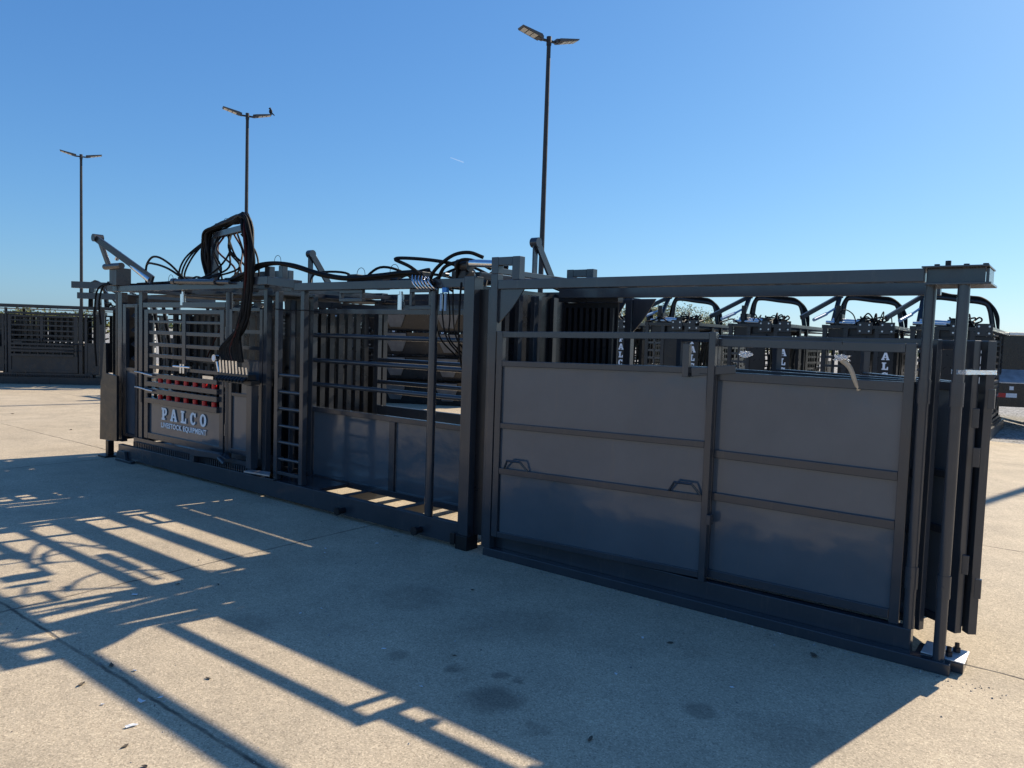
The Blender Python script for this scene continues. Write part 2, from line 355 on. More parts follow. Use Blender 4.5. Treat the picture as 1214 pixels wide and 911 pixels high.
# ================================================================== SQUEEZE CHUTE SIDE (shared by every chute)
def squeeze_side(root, S0, D0, face, out, letters, bev, st='steel', sh='sheet'):
    """doors and rails of one long side; face = depth of its plane, out = -1 faces the camera side"""
    i = -out                                  # inward direction
    def mb(): return MB(S0, D0)
    def B(m, s0, s1, a, b, z0, z1):           # a,b measured inwards from the face
        da, db = sorted((face+i*a, face+i*b)); m.box(s0, s1, da, db, z0, z1)
    m = mb(); B(m, 8.79, 8.90, 0, .07, .19, 1.995); m.build('post', st, root, bev)
    m = mb(); B(m, 8.285, 8.365, -.005, .06, .19, 1.995); m.build('post', st, root, bev)
    m = mb(); B(m, 5.85, 5.91, 0, .06, .19, 1.995); m.build('post', st, root, bev)
    # narrow front door: open top, sheeted bottom
    m = mb(); B(m, 8.70, 8.775, .004, .05, .27, 1.855); B(m, 8.42, 8.48, .004, .05, .27, 1.855)
    B(m, 8.48, 8.70, .006, .05, 1.815, 1.855); B(m, 8.48, 8.70, .006, .05, 1.06, 1.10); B(m, 8.48, 8.70, .006, .05, .27, .31)
    nd = m.build('front_door', st, root, bev)
    m = mb(); B(m, 8.48, 8.70, .022, .030, .31, 1.06); m.build('sheet', sh, nd)
    m = mb()
    for k in range(4): m.prism([(8.49, face+i*.06, 1.15+k*.17), (8.69, face+i*.06, 1.2+k*.17), (8.69, face+i*.10, 1.23+k*.17), (8.49, face+i*.10, 1.18+k*.17)], (0, 0, .012))
    m.build('louvre', st, nd)
    # door header and main side door
    m = mb(); B(m, 6.57, 8.28, .0, .05, 1.815, 1.872); m.build('header_rail', st, root, bev)
    m = mb(); B(m, 8.165, 8.25, .002, .05, .30, 1.79); B(m, 6.60, 6.672, .002, .05, .30, 1.79)
    B(m, 6.672, 8.165, .004, .05, 1.745, 1.79); B(m, 6.672, 8.165, .004, .05, .30, .37)
    B(m, 7.355, 7.425, .006, .045, 1.12, 1.745)
    door = m.build('side_door', st, root, bev)
    m = mb(); B(m, 6.672, 8.165, .026, .034, .37, .735); m.build('sheet', sh, door)
    for z0, z1 in ((1.64, 1.668), (1.51, 1.551), (1.375, 1.415), (1.247, 1.288), (1.115, 1.155)):
        m = mb(); B(m, 7.425, 8.165, .012, .040, z0, z1); B(m, 6.672, 7.355, .012, .040, z0, z1); m.build('bar', st, door, bev)
    for z0, z1 in ((1.017, 1.066), (.915, .970), (.836, .892), (.722, .782)):
        m = mb(); B(m, 6.672, 8.165, -.03, .016, z0, z1); m.build('slot_rail', st, door, bev)
    for z in (.969, .781):
        for k in range(7):
            s = 7.86 - k*.184
            m = mb(); m.tube([(s, face+out*.004, z+.001), (s, face+out*.004, z+.050)], .026, 12); m.tube([(s, face+out*.004, z+.0505), (s, face+out*.004, z+.055)], .014, 8)
            m.build('roller', 'red' if letters else 'dark', door)
    for z in (1.043, .866):
        m = mb(); m.tube([(8.40, face+out*.03, z+.02), (8.25, face+out*.045, z+.02), (8.12, face+out*.05, z+.01), (7.95, face+out*.05, z+.0)], .009, 8); m.build('latch_rod', 'galv' if letters else st, door)
    m = mb(); m.tube([(8.235, face+out*.035, .72), (8.235, face+out*.035, 1.07)], .010, 8); m.build('latch_post', st, door)
    m = mb(); m.box(6.74, 6.94, min(face+out*.03, face+out*.012), max(face+out*.03, face+out*.012), 1.068, 1.10); m.build('latch_plate', 'chrome' if letters else st, door)
    m = mb()
    m.tube([(7.55, face+out*.02, 1.17), (7.2, face+out*.02, 1.17)], .012, 8); m.tube([(7.40, face+out*.02, 1.10), (7.40, face+out*.02, 1.2)], .012, 8); m.tube([(7.34, face+out*.02, 1.10), (7.34, face+out*.02, 1.2)], .012, 8)
    m.build('latch_handle', 'chrome' if letters else st, door)
    # hinge post and rear panel
    m = mb(); m.tube([(6.545, face+i*.03, .19), (6.545, face+i*.03, 1.97)], .034, 14)
    for z in (.5, 1.0, 1.5): m.tube([(6.545, face+i*.03, z), (6.545, face+i*.03, z+.12)], .042, 14)
    m.build('hinge_post', st, root)
    m = mb(); B(m, 6.455, 6.505, .004, .05, .33, 1.80); B(m, 5.93, 5.98, .004, .05, .33, 1.80)
    for z0, z1 in ((.33, .385), (.92, .955), (1.78, 1.815)): B(m, 5.98, 6.455, .006, .048, z0, z1)
    rp = m.build('rear_panel', st, root, bev)
    m = mb(); B(m, 5.98, 6.455, .022, .03, .385, .92); B(m, 5.98, 6.30, .022, .03, .955, 1.30); m.build('sheet', sh, rp)
    for z in (1.40, 1.56):
        m = mb(); B(m, 5.98, 6.455, .01, .04, z, z+.035); m.build('bar', st, rp)
    if letters:
        me, w = word_mesh('PALCO', .138, .075); sc = .93/w
        mt = Matrix.Translation((-(7.87-S0), face-D0-.006+.026-.004, .545)) @ Matrix(((sc, 0, 0, 0), (0, 0, -1, 0), (0, 1, 0, 0), (0, 0, 0, 1)))
        place_mesh('lettering', me, 'white', mt, door)
        me = font_mesh('LIVESTOCK EQUIPMENT', .080, .0024)
        xs = [v.co.x for v in me.vertices]; sc = .945/(max(xs)-min(xs))
        mt = Matrix.Translation((-(7.885-S0), face-D0+.016, .459)) @ Matrix(((sc, 0, 0, 0), (0, 0, -1, 0), (0, 1, 0, 0), (0, 0, 0, 1)))
        place_mesh('lettering', me, 'white', mt, door)

def serrated(root, S0, D0, s0, s1, d, out, st='steel'):
    m = MB(S0, D0); m.box(s0, s1, *sorted((d-out*.03, d-out*.045)), .19, .29)
    n = int((s1-s0)/.04)
    for k in range(n):
        s = s0 + (k+.3)*.04; m.box(s, s+.016, *sorted((d, d-out*.03)), .19, .245)
    m.build('tread_strip', st, root)

def squeeze_core(root, S0, D0, wd=1.77):
    """what stands inside: squeeze sides of upright slats, head gate, dark panels added for shade, tail gate"""
    for d in ((.47, 1.30) if wd > 1.5 else (.38, .92)):
        m = MB(S0, D0)
        k = 6.15
        while k < 8.3:
            m.box(k, k+.06, d-.012, d+.012, .32, 1.78); k += .145
        m.box(6.1, 8.35, d-.03, d-.013, .30, .34); m.box(6.1, 8.35, d-.03, d-.013, 1.2, 1.24); m.box(6.1, 8.35, d-.03, d-.013, 1.74, 1.78)
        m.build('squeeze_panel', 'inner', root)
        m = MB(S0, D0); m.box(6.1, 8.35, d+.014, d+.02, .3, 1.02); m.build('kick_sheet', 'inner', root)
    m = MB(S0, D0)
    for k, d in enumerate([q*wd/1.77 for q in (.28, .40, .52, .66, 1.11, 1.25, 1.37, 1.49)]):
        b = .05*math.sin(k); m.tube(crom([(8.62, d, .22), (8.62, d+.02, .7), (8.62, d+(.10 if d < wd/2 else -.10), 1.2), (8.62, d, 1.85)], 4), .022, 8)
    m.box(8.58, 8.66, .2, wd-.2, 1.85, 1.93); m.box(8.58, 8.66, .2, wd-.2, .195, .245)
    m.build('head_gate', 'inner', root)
    for a in ((7.45, 8.25, .60, .61, 1.15, 1.74), (6.2, 7.3, wd*.69, wd*.69+.01, .9, 1.5)):
        m = MB(S0, D0); m.box(*a); m.build('shade_panel', 'dark', root)  # dark panels added to make the interior read as shaded
    m = MB(S0, D0)
    for k in range(7): m.box(5.70, 5.745, wd/2+(k-3)*.115-.03, wd/2+(k-3)*.115+.03, .22, 1.9)
    m.box(5.66, 5.695, wd/2-.4, wd/2+.4, 1.84, 1.9); m.box(5.66, 5.695, wd/2-.4, wd/2+.4, .22, .28); m.build('rear_gate', 'inner', root)

def roof(root, S0, D0, s0, s1, bev, cross, wd=1.77, st='steel'):
    m = MB(S0, D0); m.box(s0, s1, 0.0, .09, 1.997, 2.062); m.build('top_beam', st, root, bev)
    m = MB(S0, D0); m.box(s0, s1, wd-.09, wd, 1.997, 2.062); m.build('top_beam', st, root, bev)
    for s in cross:
        m = MB(S0, D0); m.box(s-.035, s+.035, .092, wd-.092, 2.0, 2.058); m.build('cross_beam', st, root)

# ================================================================== MAIN CHUTE WITH ALLEY
S0, D0 = 6.1, .885
chute = empty('squeeze_chute', W(S0, D0), YAW, 'long charcoal hydraulic cattle squeeze chute with red rollers, ladder and a tall hose arch', 'cattle chute')
bev = .003
m = MB(S0, D0)
m.box(3.15, 8.66, 0, .055, .03, .188); m.box(3.15, 8.66, 1.715, 1.77, .03, .188)
for s in (3.3, 4.05, 4.75, 5.6, 6.3, 7.2, 8.0, 8.6): m.box(s-.04, s+.04, .057, 1.713, .07, .15)
m.box(8.25, 8.62, -.05, -.002, .0, .03)
m.build('base_frame', 'steel', chute, bev)
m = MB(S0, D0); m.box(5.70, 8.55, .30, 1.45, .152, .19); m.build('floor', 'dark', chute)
m = MB(S0, D0); m.box(4.98, 5.68, .06, .40, .155, .187); m.build('step_plate', 'steel', chute, bev)
serrated(chute, S0, D0, 5.98, 8.42, .035, -1)
for s in (4.553, 3.632):
    m = MB(S0, D0); m.tube([(s, -.075, .075), (s, -.001, .075)], .026, 14); m.tube([(s, -.085, .075), (s, -.06, .075)], .034, 14); m.build('stub_pipe', 'dark', chute)
m = MB(S0, D0); m.box(3.048, 3.148, .06, .07, .12, 1.95); m.build('closing_plate', 'dark', chute)
# alley section: square end post, round post, ladder, two side fences
m = MB(S0, D0); m.box(3.15, 3.25, -.005, .10, .11, 2.045); m.build('post', 'steel', chute, .004)
m = MB(S0, D0); m.box(3.14, 3.255, -.02, .11, 0, .108); m.box(3.255, 3.30, -.03, -.02, .03, .12); m.build('foot', 'dark', chute, bev)
m = MB(S0, D0); m.box(3.15, 3.25, 1.67, 1.775, 0, 2.045); m.build('post', 'steel', chute, .004)
m = MB(S0, D0); m.tube([(3.587, .035, .19), (3.587, .035, 1.755)], .034, 16); m.tube([(3.587, .035, 1.7552), (3.587, .035, 1.966)], .025, 14); m.build('round_post', 'steel', chute)
m = MB(S0, D0); m.box(3.25, 5.30, 0, .095, 1.966, 2.032); m.build('top_beam', 'steel', chute, bev)
m = MB(S0, D0); m.box(3.25, 5.95, 1.69, 1.76, 1.83, 2.01); m.build('top_beam', 'steel', chute, bev)  # rear beam deepened so it blocks sun from the ground in front
for s in (3.40, 5.5):
    m = MB(S0, D0); m.box(s-.03, s+.03, .097, 1.686, 1.97, 2.003); m.build('cross_beam', 'steel', chute)
m = MB(S0, D0); m.prism([(5.302, .0, 2.062), (5.62, -.06, 2.095), (5.62, -.06, 2.02), (5.302, 0, 1.985)], (0, .09, 0)); m.box(5.622, 5.96, -.06, .03, 2.022, 2.097); m.build('beam_bracket', 'steel', chute, bev)
m = MB(S0, D0); m.box(5.52, 5.58, .031, .09, 2.0, 2.20); m.build('hose_bracket', 'steel', chute, bev)
m = MB(S0, D0); m.box(5.72, 5.80, .031, .09, 2.0, 2.20); m.build('hose_bracket', 'steel', chute, bev)
m = MB(S0, D0); m.box(5.80, 6.3, .3, .36, 2.063, 2.19); m.build('hose_bracket', 'steel', chute, bev)
m = MB(S0, D0)
for s in (5.598, 5.215): m.box(s-.026, s+.026, .03, .082, .19, 1.964)
m.box(5.242, 5.571, .035, .078, .245, .275)
m.box(5.55, 5.66, -.02, .029, .189, .20)
lad = m.build('ladder', 'steel', chute, bev)
for z in (1.184, 1.026, .868, .705, .550, .392):
    m = MB(S0, D0); m.tube([(5.573, .056, z), (5.241, .056, z)], .016, 10); m.build('rung', 'steel', lad)
for k, dd in enumerate((.45, 1.30)):
    sgn = 1 if k == 0 else -1
    fr = MB(S0, D0); fr.box(5.60, 5.668, dd, dd+.055, .12, 1.96)
    fr.box(3.25, 5.598, dd+.002, dd+.052, .815 if k == 0 else .72, .862 if k == 0 else .835); fr.box(3.25, 5.598, dd+.002, dd+.052, .133, .19)
    if k == 0: fr.box(3.25, 5.598, dd+.002, dd+.052, 1.775, 1.822)
    else: fr.box(3.26, 3.60, dd+.01, dd+.02, .84, 1.95)  # unseen sheet added to block sun near the tail end
    if k == 0: fr.box(4.43, 4.50, dd+.004, dd+.05, .19, .815); fr.box(3.26, 3.32, dd+.004, dd+.05, .19, .815)
    fo = fr.build('side_fence', 'steel', chute, bev)
    if k == 0:
        m = MB(S0, D0); m.box(4.502, 5.598, dd+.028, dd+.034, .19, .815); m.box(3.322, 4.428, dd+.028, dd+.034, .19, .815); m.build('sheet', 'sheet', fo)
    for z in ((1.565, 1.32, 1.085) if k == 0 else (1.32, 1.085)):
        m = MB(S0, D0); m.tube([(5.60, dd+.028, z), (3.25, dd+.028, z)], .022, 12); m.build('rail', 'steel', fo)
for a, b2, z0, z1 in ((4.722, 4.424, 1.866, 1.964), (3.864, 3.625, 1.80, 1.964)):
    m = MB(S0, D0); w = .028
    m.box(b2, a, .04, .075, z1-w, z1); m.box(b2, a, .04, .075, z0, z0+w); m.box(a-w, a, .04, .075, z0+w, z1-w); m.box(b2, b2+w, .04, .075, z0+w, z1-w)
    m.build('window_bracket', 'steel', chute, bev)
# added sun-blocking sheet and rail, door track and roof pans between the beams
m = MB(S0, D0); m.box(3.195, 3.20, .105, 1.66, .2, 1.95); ts = m.build('sun_block_sheet', 'dark', chute)  # sheet added to stop sun passing through the end bay
for q in range(7):
    m = MB(S0, D0); m.box(3.155, 3.193, .16+q*.22, .20+q*.22+(q % 3)*.012, .2, 1.95); m.build('rib', 'steel' if q % 2 else 'inner', ts)  # ribs added in alternating paints for bands of light and dark
m = MB(S0, D0); m.box(3.36, 5.6, .80, .90, 1.80, 1.875); m.build('sun_block_rail', 'steel', chute)  # added rail, sized to shade part of the lit ground strips
m = MB(S0, D0); m.box(3.24, 5.62, 1.38, 1.46, 1.958, 2.022); m.build('door_track', 'steel', chute)  # track placed to block sun between the lit ground strips
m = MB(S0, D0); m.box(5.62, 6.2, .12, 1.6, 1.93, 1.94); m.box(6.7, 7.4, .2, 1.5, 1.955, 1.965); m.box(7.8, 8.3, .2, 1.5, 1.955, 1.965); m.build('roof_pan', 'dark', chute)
squeeze_side(chute, S0, D0, .10, -1, True, bev)
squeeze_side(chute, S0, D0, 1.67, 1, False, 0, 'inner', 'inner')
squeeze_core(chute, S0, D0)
roof(chute, S0, D0, 5.965, 8.85, bev, (6.1, 7.0, 7.9, 8.7))
# corner column of plates where the hoses come down
m = MB(S0, D0); m.box(5.915, 6.0, -.02, .06, .25, 1.06); m.build('corner_column', 'steel', chute, bev)
m = MB(S0, D0)
for k in range(4): m.box(5.69+k*.045, 5.712+k*.045, .26+k*.04, .30+k*.04, .22, 1.9)
m.build('guide_slat', 'steel', chute)
m = MB(S0, D0); m.box(5.70, 6.12, .50, .512, .2, 1.92); m.build('shade_sheet', 'dark', chute)  # dark sheet stands in for the shade behind the hoses
# head-end wing plate on a jack leg
m = MB(S0, D0); m.prism([(9.10, -.02, .20), (8.66, -.02, .22), (8.66, -.02, 1.0), (8.93, -.02, 1.02), (8.94, -.02, 1.38), (8.99, -.02, 1.38), (9.04, -.02, .97), (9.08, -.02, .9)], (0, .03, 0))
m.build('wing_panel', 'dark', chute, bev)
m = MB(S0, D0); m.box(8.92, 8.99, -.0, .07, .02, .198); m.box(8.86, 9.06, -.06, .12, 0, .02); m.build('jack_leg', 'dark', chute, bev)
m = MB(S0, D0); m.prism([(8.66, -.04, 0), (8.40, -.04, 0), (8.43, -.04, .12), (8.60, -.04, .12)], (0, .035, 0)); m.build('foot', 'steel', chute, bev)
m = MB(S0, D0); m.prism([(7.0, -.04, .255), (6.3, -.04, .30), (6.45, -.04, .34), (6.95, -.04, .33)], (0, .07, 0)); m.tube([(6.42, -.05, .30), (6.30, -.06, .26)], .02, 8); m.box(6.93, 7.0, -.03, .02, .19, .254); m.build('foot_pedal', 'steel', chute, bev)
m = MB(S0, D0); m.prism([(5.98, -.05, .215), (5.55, -.06, .235), (5.62, -.0, .25), (5.95, .0, .23)], (0, 0, .012)); m.build('deflector', 'galv', chute)
m = MB(S0, D0); m.box(8.915, 8.95, .10, .45, .2, 1.97); m.build('wing_door', 'dark', chute)
# head gate actuator on the roof: post block, lever and chrome cylinder
m = MB(S0, D0); m.box(8.60, 8.78, -.05, .12, 2.065, 2.27); m.tube([(8.86, -.06, 2.285), (8.45, -.06, 2.285)], .036, 14); m.box(8.80, 8.95, .0, .1, 2.0, 2.12); m.build('lever_bracket', 'inner', chute, bev)
m = MB(S0, D0); m.bar((8.93, -.10, 2.62), (8.74, -.07, 2.285), .03, .075, (1, 0, .3)); m.bar((8.96, -.14, 2.63), (7.85, .0, 2.12), .03, .075, (0, 0, 1)); m.tube([(8.93, -.17, 2.62), (8.93, -.06, 2.62)], .045, 14); m.build('lever', 'inner', chute, bev)
m = MB(S0, D0); m.tube([(8.55, -.06, 2.43), (8.25, -.03, 2.28)], .022, 12); m.tube([(8.25, -.03, 2.28), (7.9, .0, 2.11)], .036, 14); m.tube([(8.58, -.06, 2.36), (8.5, -.06, 2.44)], .022, 10); m.build('cylinder', 'chrome', chute)
m = MB(S0, D0); m.tube([(7.32, -.035, 2.085), (6.55, -.035, 2.065)], .027, 14); m.tube([(6.55, -.035, 2.065), (6.28, -.035, 2.055)], .017, 12); m.tube([(7.36, -.035, 2.086), (7.30, -.035, 2.085)], .034, 12); m.tube([(6.60, -.035, 2.067), (6.52, -.035, 2.065)], .034, 12); m.build('cylinder', 'steel', chute)
for s, z in ((7.43, 1.90), (4.04, 1.86)):
    m = MB(S0, D0); m.tube([(s, .12, z-.06), (s, .12, z+.06)], .03, 14); m.tube([(s, .12, z+.06), (s, .12, z+.09)], .016, 10); m.build('filter_can', 'chrome', chute)
# levers of the rear gates
for s, d, z in ((3.3, .90, 2.40), (6.2, .84, 2.42)):
    m = MB(S0, D0); m.box(s-.04, s-.025, d-.03, d+.03, 2.03, z); m.bar((s-.05, d, z), (s-.05, d+.28, 2.06), .02, .07, (0, 1, 0)); m.tube([(s-.07, d, z), (s-.0, d, z)], .042, 14); m.build('lever', 'steel', chute, bev)
m = MB(S0, D0); m.box(3.18, 3.24, .105, 1.665, 2.035, 2.085); m.box(3.26, 3.36, .7, 1.1, 2.03, 2.12); m.build('gate_header', 'steel', chute, bev)
m = MB(S0, D0)
for k in range(6): m.box(3.30, 3.345, .54+k*.13, .60+k*.13, .2, 1.95)
m.build('tail_gate', 'steel', chute)
# hose arch
m = MB(S0, D0); a0 = (6.0, -.005); a1 = (6.98, .22)
m.box(a0[0]-.035, a0[0]+.035, a0[1]-.03, a0[1]+.03, 2.065, 2.56); m.box(a1[0]-.035, a1[0]+.035, a1[1]-.03, a1[1]+.03, 2.065, 2.56)
m.bar((6.0, -.005, 2.58), (6.98, .22, 2.58), .06, .06); m.bar((6.0, -.005, 2.545), (6.08, .012, 2.60), .058, .058)
m.build('hose_arch', 'steel', chute, bev)
def hose(pts, r=.011, mat='hose', root=chute, n=7):
    m = MB(root['s0'], root['d0']); m.tube(crom(pts, 7), r, n); return m.build('hose', mat, root)
chute['s0'] = S0; chute['d0'] = D0
J = lambda a: rnd.uniform(-a, a)
for k in range(19):               # over the arch and down to the valve bank
    a, b2 = J(.07), J(.06); red = k == 9
    vs = 6.36 - k*.019
    hose([(7.05+J(.05), .24+J(.06), 2.09), (7.07+a, .2+J(.04), 2.36), (7.02+a*.6, .17+b2, 2.58+J(.02)), (6.75, .16+b2*.8, 2.665+J(.02)), (6.3, .05+b2*.8, 2.675+J(.025)),
          (6.02+a*.5, -.05+b2*.6, 2.69+J(.02)), (5.93+a*.6, -.07+J(.035), 2.55), (5.88+a, -.07+J(.03), 2.25), (5.94+a, -.065+J(.015), 1.85), (6.02+a*.8, -.07+J(.015), 1.62), (vs+.02, -.06, 1.42), (vs, -.05, 1.28)],
         .0135, 'hose_red' if red else 'hose')
for k in range(8):                # dangling loops below the arch
    hose([(6.85-.1*k*.6, .18, 2.56), (6.80-.12*k*.6+J(.1), .16+J(.1), 2.40), (6.72-.08*k+J(.06), .15+J(.1), 2.22), (6.66-.07*k, .12+J(.1), 2.07)], .010, 'hose_red' if k in (2, 5) else 'hose')
for k in range(3):
    hose([(7.06, .2, 2.56), (7.25+.07*k, .12, 2.35), (7.33+.05*k, .08, 2.15), (7.1, .08, 2.11), (6.75-.2*k, .1, 2.2), (6.55, .13, 2.38), (6.6, .15, 2.55)], .010)
for k in range(9):                # roof run, both ways from the arch
    a, b2 = J(.03), J(.02)
    hose([(8.3+J(.3), .12+J(.08), 2.085), (7.6, .1+a, 2.09+b2), (7.0, .09+a, 2.10+b2), (6.5, .08+a, 2.085+b2), (6.1, .02+a, 2.14+b2), (5.85, -.02+a, 2.20+b2), (5.62, 0+a, 2.225+b2*.5), (5.3, .0+a, 2.19+b2),
          (4.95, .02+a, 2.11+b2), (4.6, .03+a, 2.065+b2*.8), (4.2, .03+a, 2.075+b2), (3.9, .03+a, 2.09+b2), (3.68, -.01+a, 2.07+b2), (3.56+J(.05), -.03, 1.97+J(.03))], .0115)
for k in range(2): hose([(8.1, .05, 2.1), (7.95, -.02, 2.28), (7.7, -.06, 2.36-.08*k), (7.45, -.03, 2.28-.06*k), (7.25, .05, 2.10)], .012)
hose([(8.75, -.06, 2.08), (8.86, -.09, 2.04), (8.93, -.1, 1.85), (8.93, -.08, 1.6)], .011)
hose([(8.8, -.05, 2.1), (8.95, -.12, 1.98), (9.0, -.12, 1.5), (9.0, -.1, 1.1)], .011)
hose([(3.60, .0, 2.0), (3.75, -.06, 2.12), (3.92, -.07, 2.19), (3.7, -.05, 2.185), (3.45, .0, 2.155), (3.33, .06, 2.12)], .014)
hose([(3.62, .0, 2.0), (3.52, -.03, 2.10), (3.38, .0, 2.20), (3.26, .05, 2.225), (3.16, .1, 2.19)], .014)
hose([(3.55, .02, 2.0), (3.45, .0, 2.12), (3.3, .05, 2.16), (3.15, .12, 2.14), (3.0, .2, 2.12)], .014)
hose([(3.35, .03, 2.03), (3.30, -.02, 2.15), (3.18, -.0, 2.16), (3.08, .1, 2.10)], .012)
for k in range(4): hose([(3.55-.05*k, .04, 1.98), (3.55-.05*k+J(.02), .05, 1.75), (3.53-.05*k+J(.02), .06, 1.58), (3.50-.05*k, .2, 1.45)], .006)
hose([(3.28, .0, 2.0), (3.275, -.02, 1.8), (3.285, .0, 1.5), (3.27, .05, 1.3)], .008)
for k in range(6):
    m = MB(S0, D0); s = 3.72 - k*.034
    m.tube(crom([(s+.02, -.05, 2.06-.004*k), (s, -.07, 2.01), (s-.035, -.06, 1.965), (s-.05, -.03, 1.95)], 4), .0075, 8); m.build('hose_fitting', 'chrome', chute)
for k in range(2):
    m = MB(S0, D0); m.tube([(3.50-.045*k, .02, 1.79), (3.50-.045*k, .02, 1.925)], .010, 10); m.build('coupling_sleeve', 'ltblue', chute)
m = MB(S0, D0); m.box(3.43, 3.475, .0, .03, 1.93, 1.965); m.build('valve_cap', 'blue', chute)
m = MB(S0, D0); m.tube([(3.36, .05, 2.13), (3.24, .05, 2.13)], .05, 16); m.box(3.26, 3.40, .02, .12, 2.03, 2.09); m.tube([(3.44, .02, 2.06), (3.44, -.02, 2.06)], .02, 10); m.build('hydraulic_motor', 'dark', chute, bev)
m = MB(S0, D0); m.tube([(3.20, -.0, 2.14), (2.98, .05, 2.13)], .028, 12); m.build('cylinder', 'chrome', chute)
for s, z in ((4.42, 2.09), (4.02, 2.105), (5.58, 2.24), (7.5, 2.11), (8.75, 2.13)):
    m = MB(S0, D0); m.tube([(s+.05*math.cos(R(a)), .02, z+.055*math.sin(R(a))) for a in range(-20, 205, 15)], .0025, 5); m.build('cable_tie', 'hose', chute)
m = MB(S0, D0); m.tube([(5.63, .028, 1.80), (5.4, .02, 1.785), (5.18, .028, 1.79), (5.05, .1, 1.78)], .005, 6); m.build('cable_tie', 'hose', chute)
for s, d, z in ((6.28, .06, 2.675), (6.62, .13, 2.665), (6.9, .19, 2.64)):
    m = MB(S0, D0); m.tube([(s+.055*math.cos(R(a)), d, z+.06*math.sin(R(a))) for a in range(-20, 205, 15)], .0025, 5); m.build('cable_tie', 'hose', chute)
for k in range(16):
    s_, d_ = rnd.uniform(3.7, 8.2), rnd.uniform(.2, 1.1)
    hose([(s_, d_, 2.03), (s_+J(.25), d_+.1, 2.10+abs(J(.10))), (s_+J(.5), d_+.3, 2.10+abs(J(.12))), (s_+J(.6), d_+.5, 2.03)], .012)
for s_, d_, L_ in ((7.6, .55, .8), (6.9, .9, .7), (5.1, .6, .9), (4.3, 1.0, .8), (8.2, .9, .6)):
    m = MB(S0, D0); m.tube([(s_, d_, 2.09), (s_-L_*.6, d_, 2.09)], .032, 12); m.tube([(s_-L_*.6, d_, 2.09), (s_-L_, d_, 2.09)], .016, 10); m.build('cylinder', 'dark', chute)
for s_, d_, h_ in ((7.9, .4, .12), (7.1, .5, .10), (6.6, .4, .14), (5.4, .8, .12), (4.7, .5, .08), (4.15, .45, .08), (8.35, .7, .16)):
    m = MB(S0, D0); m.box(s_-.07, s_+.07, d_-.05, d_+.05, 2.0, 2.06+h_); m.build('valve_block', 'dark', chute, .004)
# valve bank with levers and a gauge
m = MB(S0, D0); m.box(5.90, 6.42, -.07, .02, 1.115, 1.165); m.box(5.88, 6.44, -.05, .05, 1.07, 1.112); m.build('valve_block', 'dark', chute, bev)
for k in range(9):
    s = 6.385 - k*.056
    z1 = 1.29 if k < 6 else 1.235
    m = MB(S0, D0); m.tube([(s, -.055, 1.166), (s, -.065, z1)], .013 if k < 6 else .011, 10); m.build('valve_lever', 'chrome', chute)
    m = MB(S0, D0); m.tube([(s-.0, -.115, 1.10), (s, -.071, 1.13)], .017, 10); m.build('valve_spool', 'dark', chute)
m = MB(S0, D0); m.tube([(6.445, -.06, 1.305), (6.445, -.10, 1.305)], .036, 20); ga = m.build('pressure_gauge', 'chrome', chute)
m = MB(S0, D0); m.tube([(6.445, -.1005, 1.305), (6.445, -.103, 1.305)], .027, 18); m.build('dial', 'white', ga)
m = MB(S0, D0); m.tube([(6.44, -.07, 1.27), (6.42, -.06, 1.17)], .012, 8); m.build('gauge_pipe', 'chrome', chute)
hose([(7.0, .35, 1.7), (7.2, .35, 1.45), (7.35, .35, 1.25)], .008, 'hose_red')

# ================================================================== LOADING ALLEY (right-hand machine)
S1, D1 = 1.5, .6
al = empty('loading_alley', W(S1, D1), YAW, 'charcoal loading alley with two solid sheet gates, round pipe uprights and one overhead beam', 'cattle alley')
al['s0'] = S1; al['d0'] = D1
m = MB(S1, D1); m.box(0.0, 3.0, 0, .075, .0, .06); m.box(.19, 2.98, .077, .15, .03, .165); m.box(.19, 2.98, 1.13, 1.2, 0.0, .165); m.box(-.05, .17, .078, .25, .0, .052)
m.box(2.93, 2.999, .152, 1.128, .0, .10); m.build('base_frame', 'steel', al, .004)
m = MB(S1, D1); m.prism([(-.055, .070, .056), (-.055, .26, .056), (.14, .26, .062), (.14, .070, .062)], (0, 0, .006))
fp = m.build('foot_plate', 'glare', al, .002)
for s, d in ((-.005, .20), (.02, .115)):
    m = MB(S1, D1); m.tube([(s, d, .067), (s, d, .088)], .019, 6); m.tube([(s, d, .0882), (s, d, .112)], .011, 8); m.build('bolt', 'dark', fp)
m = MB(S1, D1); m.box(2.935, 2.998, -.002, .06, .06, 2.055); m.box(3.003, 3.035, .02, .055, .06, 1.95); m.build('post', 'steel', al, .004)
for d0_, d1_ in ((.0, .065), (.98, 1.045)):
    m = MB(S1, D1); m.box(2.935, 2.998, d0_, d1_, 2.057, 2.175); m.box(2.745, 2.81, d0_, d1_, 2.013, 2.175); m.box(2.811, 2.934, d0_, d1_, 2.115, 2.173); m.build('roller_bracket', 'steel', al, .003)
m = MB(S1, D1); m.box(2.945, 2.99, .067, 1.13, 2.06, 2.10); m.build('cross_beam', 'steel', al, .003)
def gusset(m, s, d, z, w, h, t, sg=-1):
    pts = [(s, d, z), (s+sg*w, d, z)] + [(s+sg*w*(1-.8*q-.2*q*q), d, z-h*(q**1.15)*1.0 - .02*math.sin(math.pi*q)) for q in [k/8 for k in range(1, 8)]] + [(s, d, z-h)]
    m.prism(pts, (0, t, 0))
m = MB(S1, D1); gusset(m, 2.934, .02, 1.944, .22, .24, .012); m.build('gusset', 'steel', al)
m = MB(S1, D1); m.box(.225, 2.933, .0, .075, 1.946, 2.012); 
bm_ = m.build('top_beam', 'steel', al, .004)
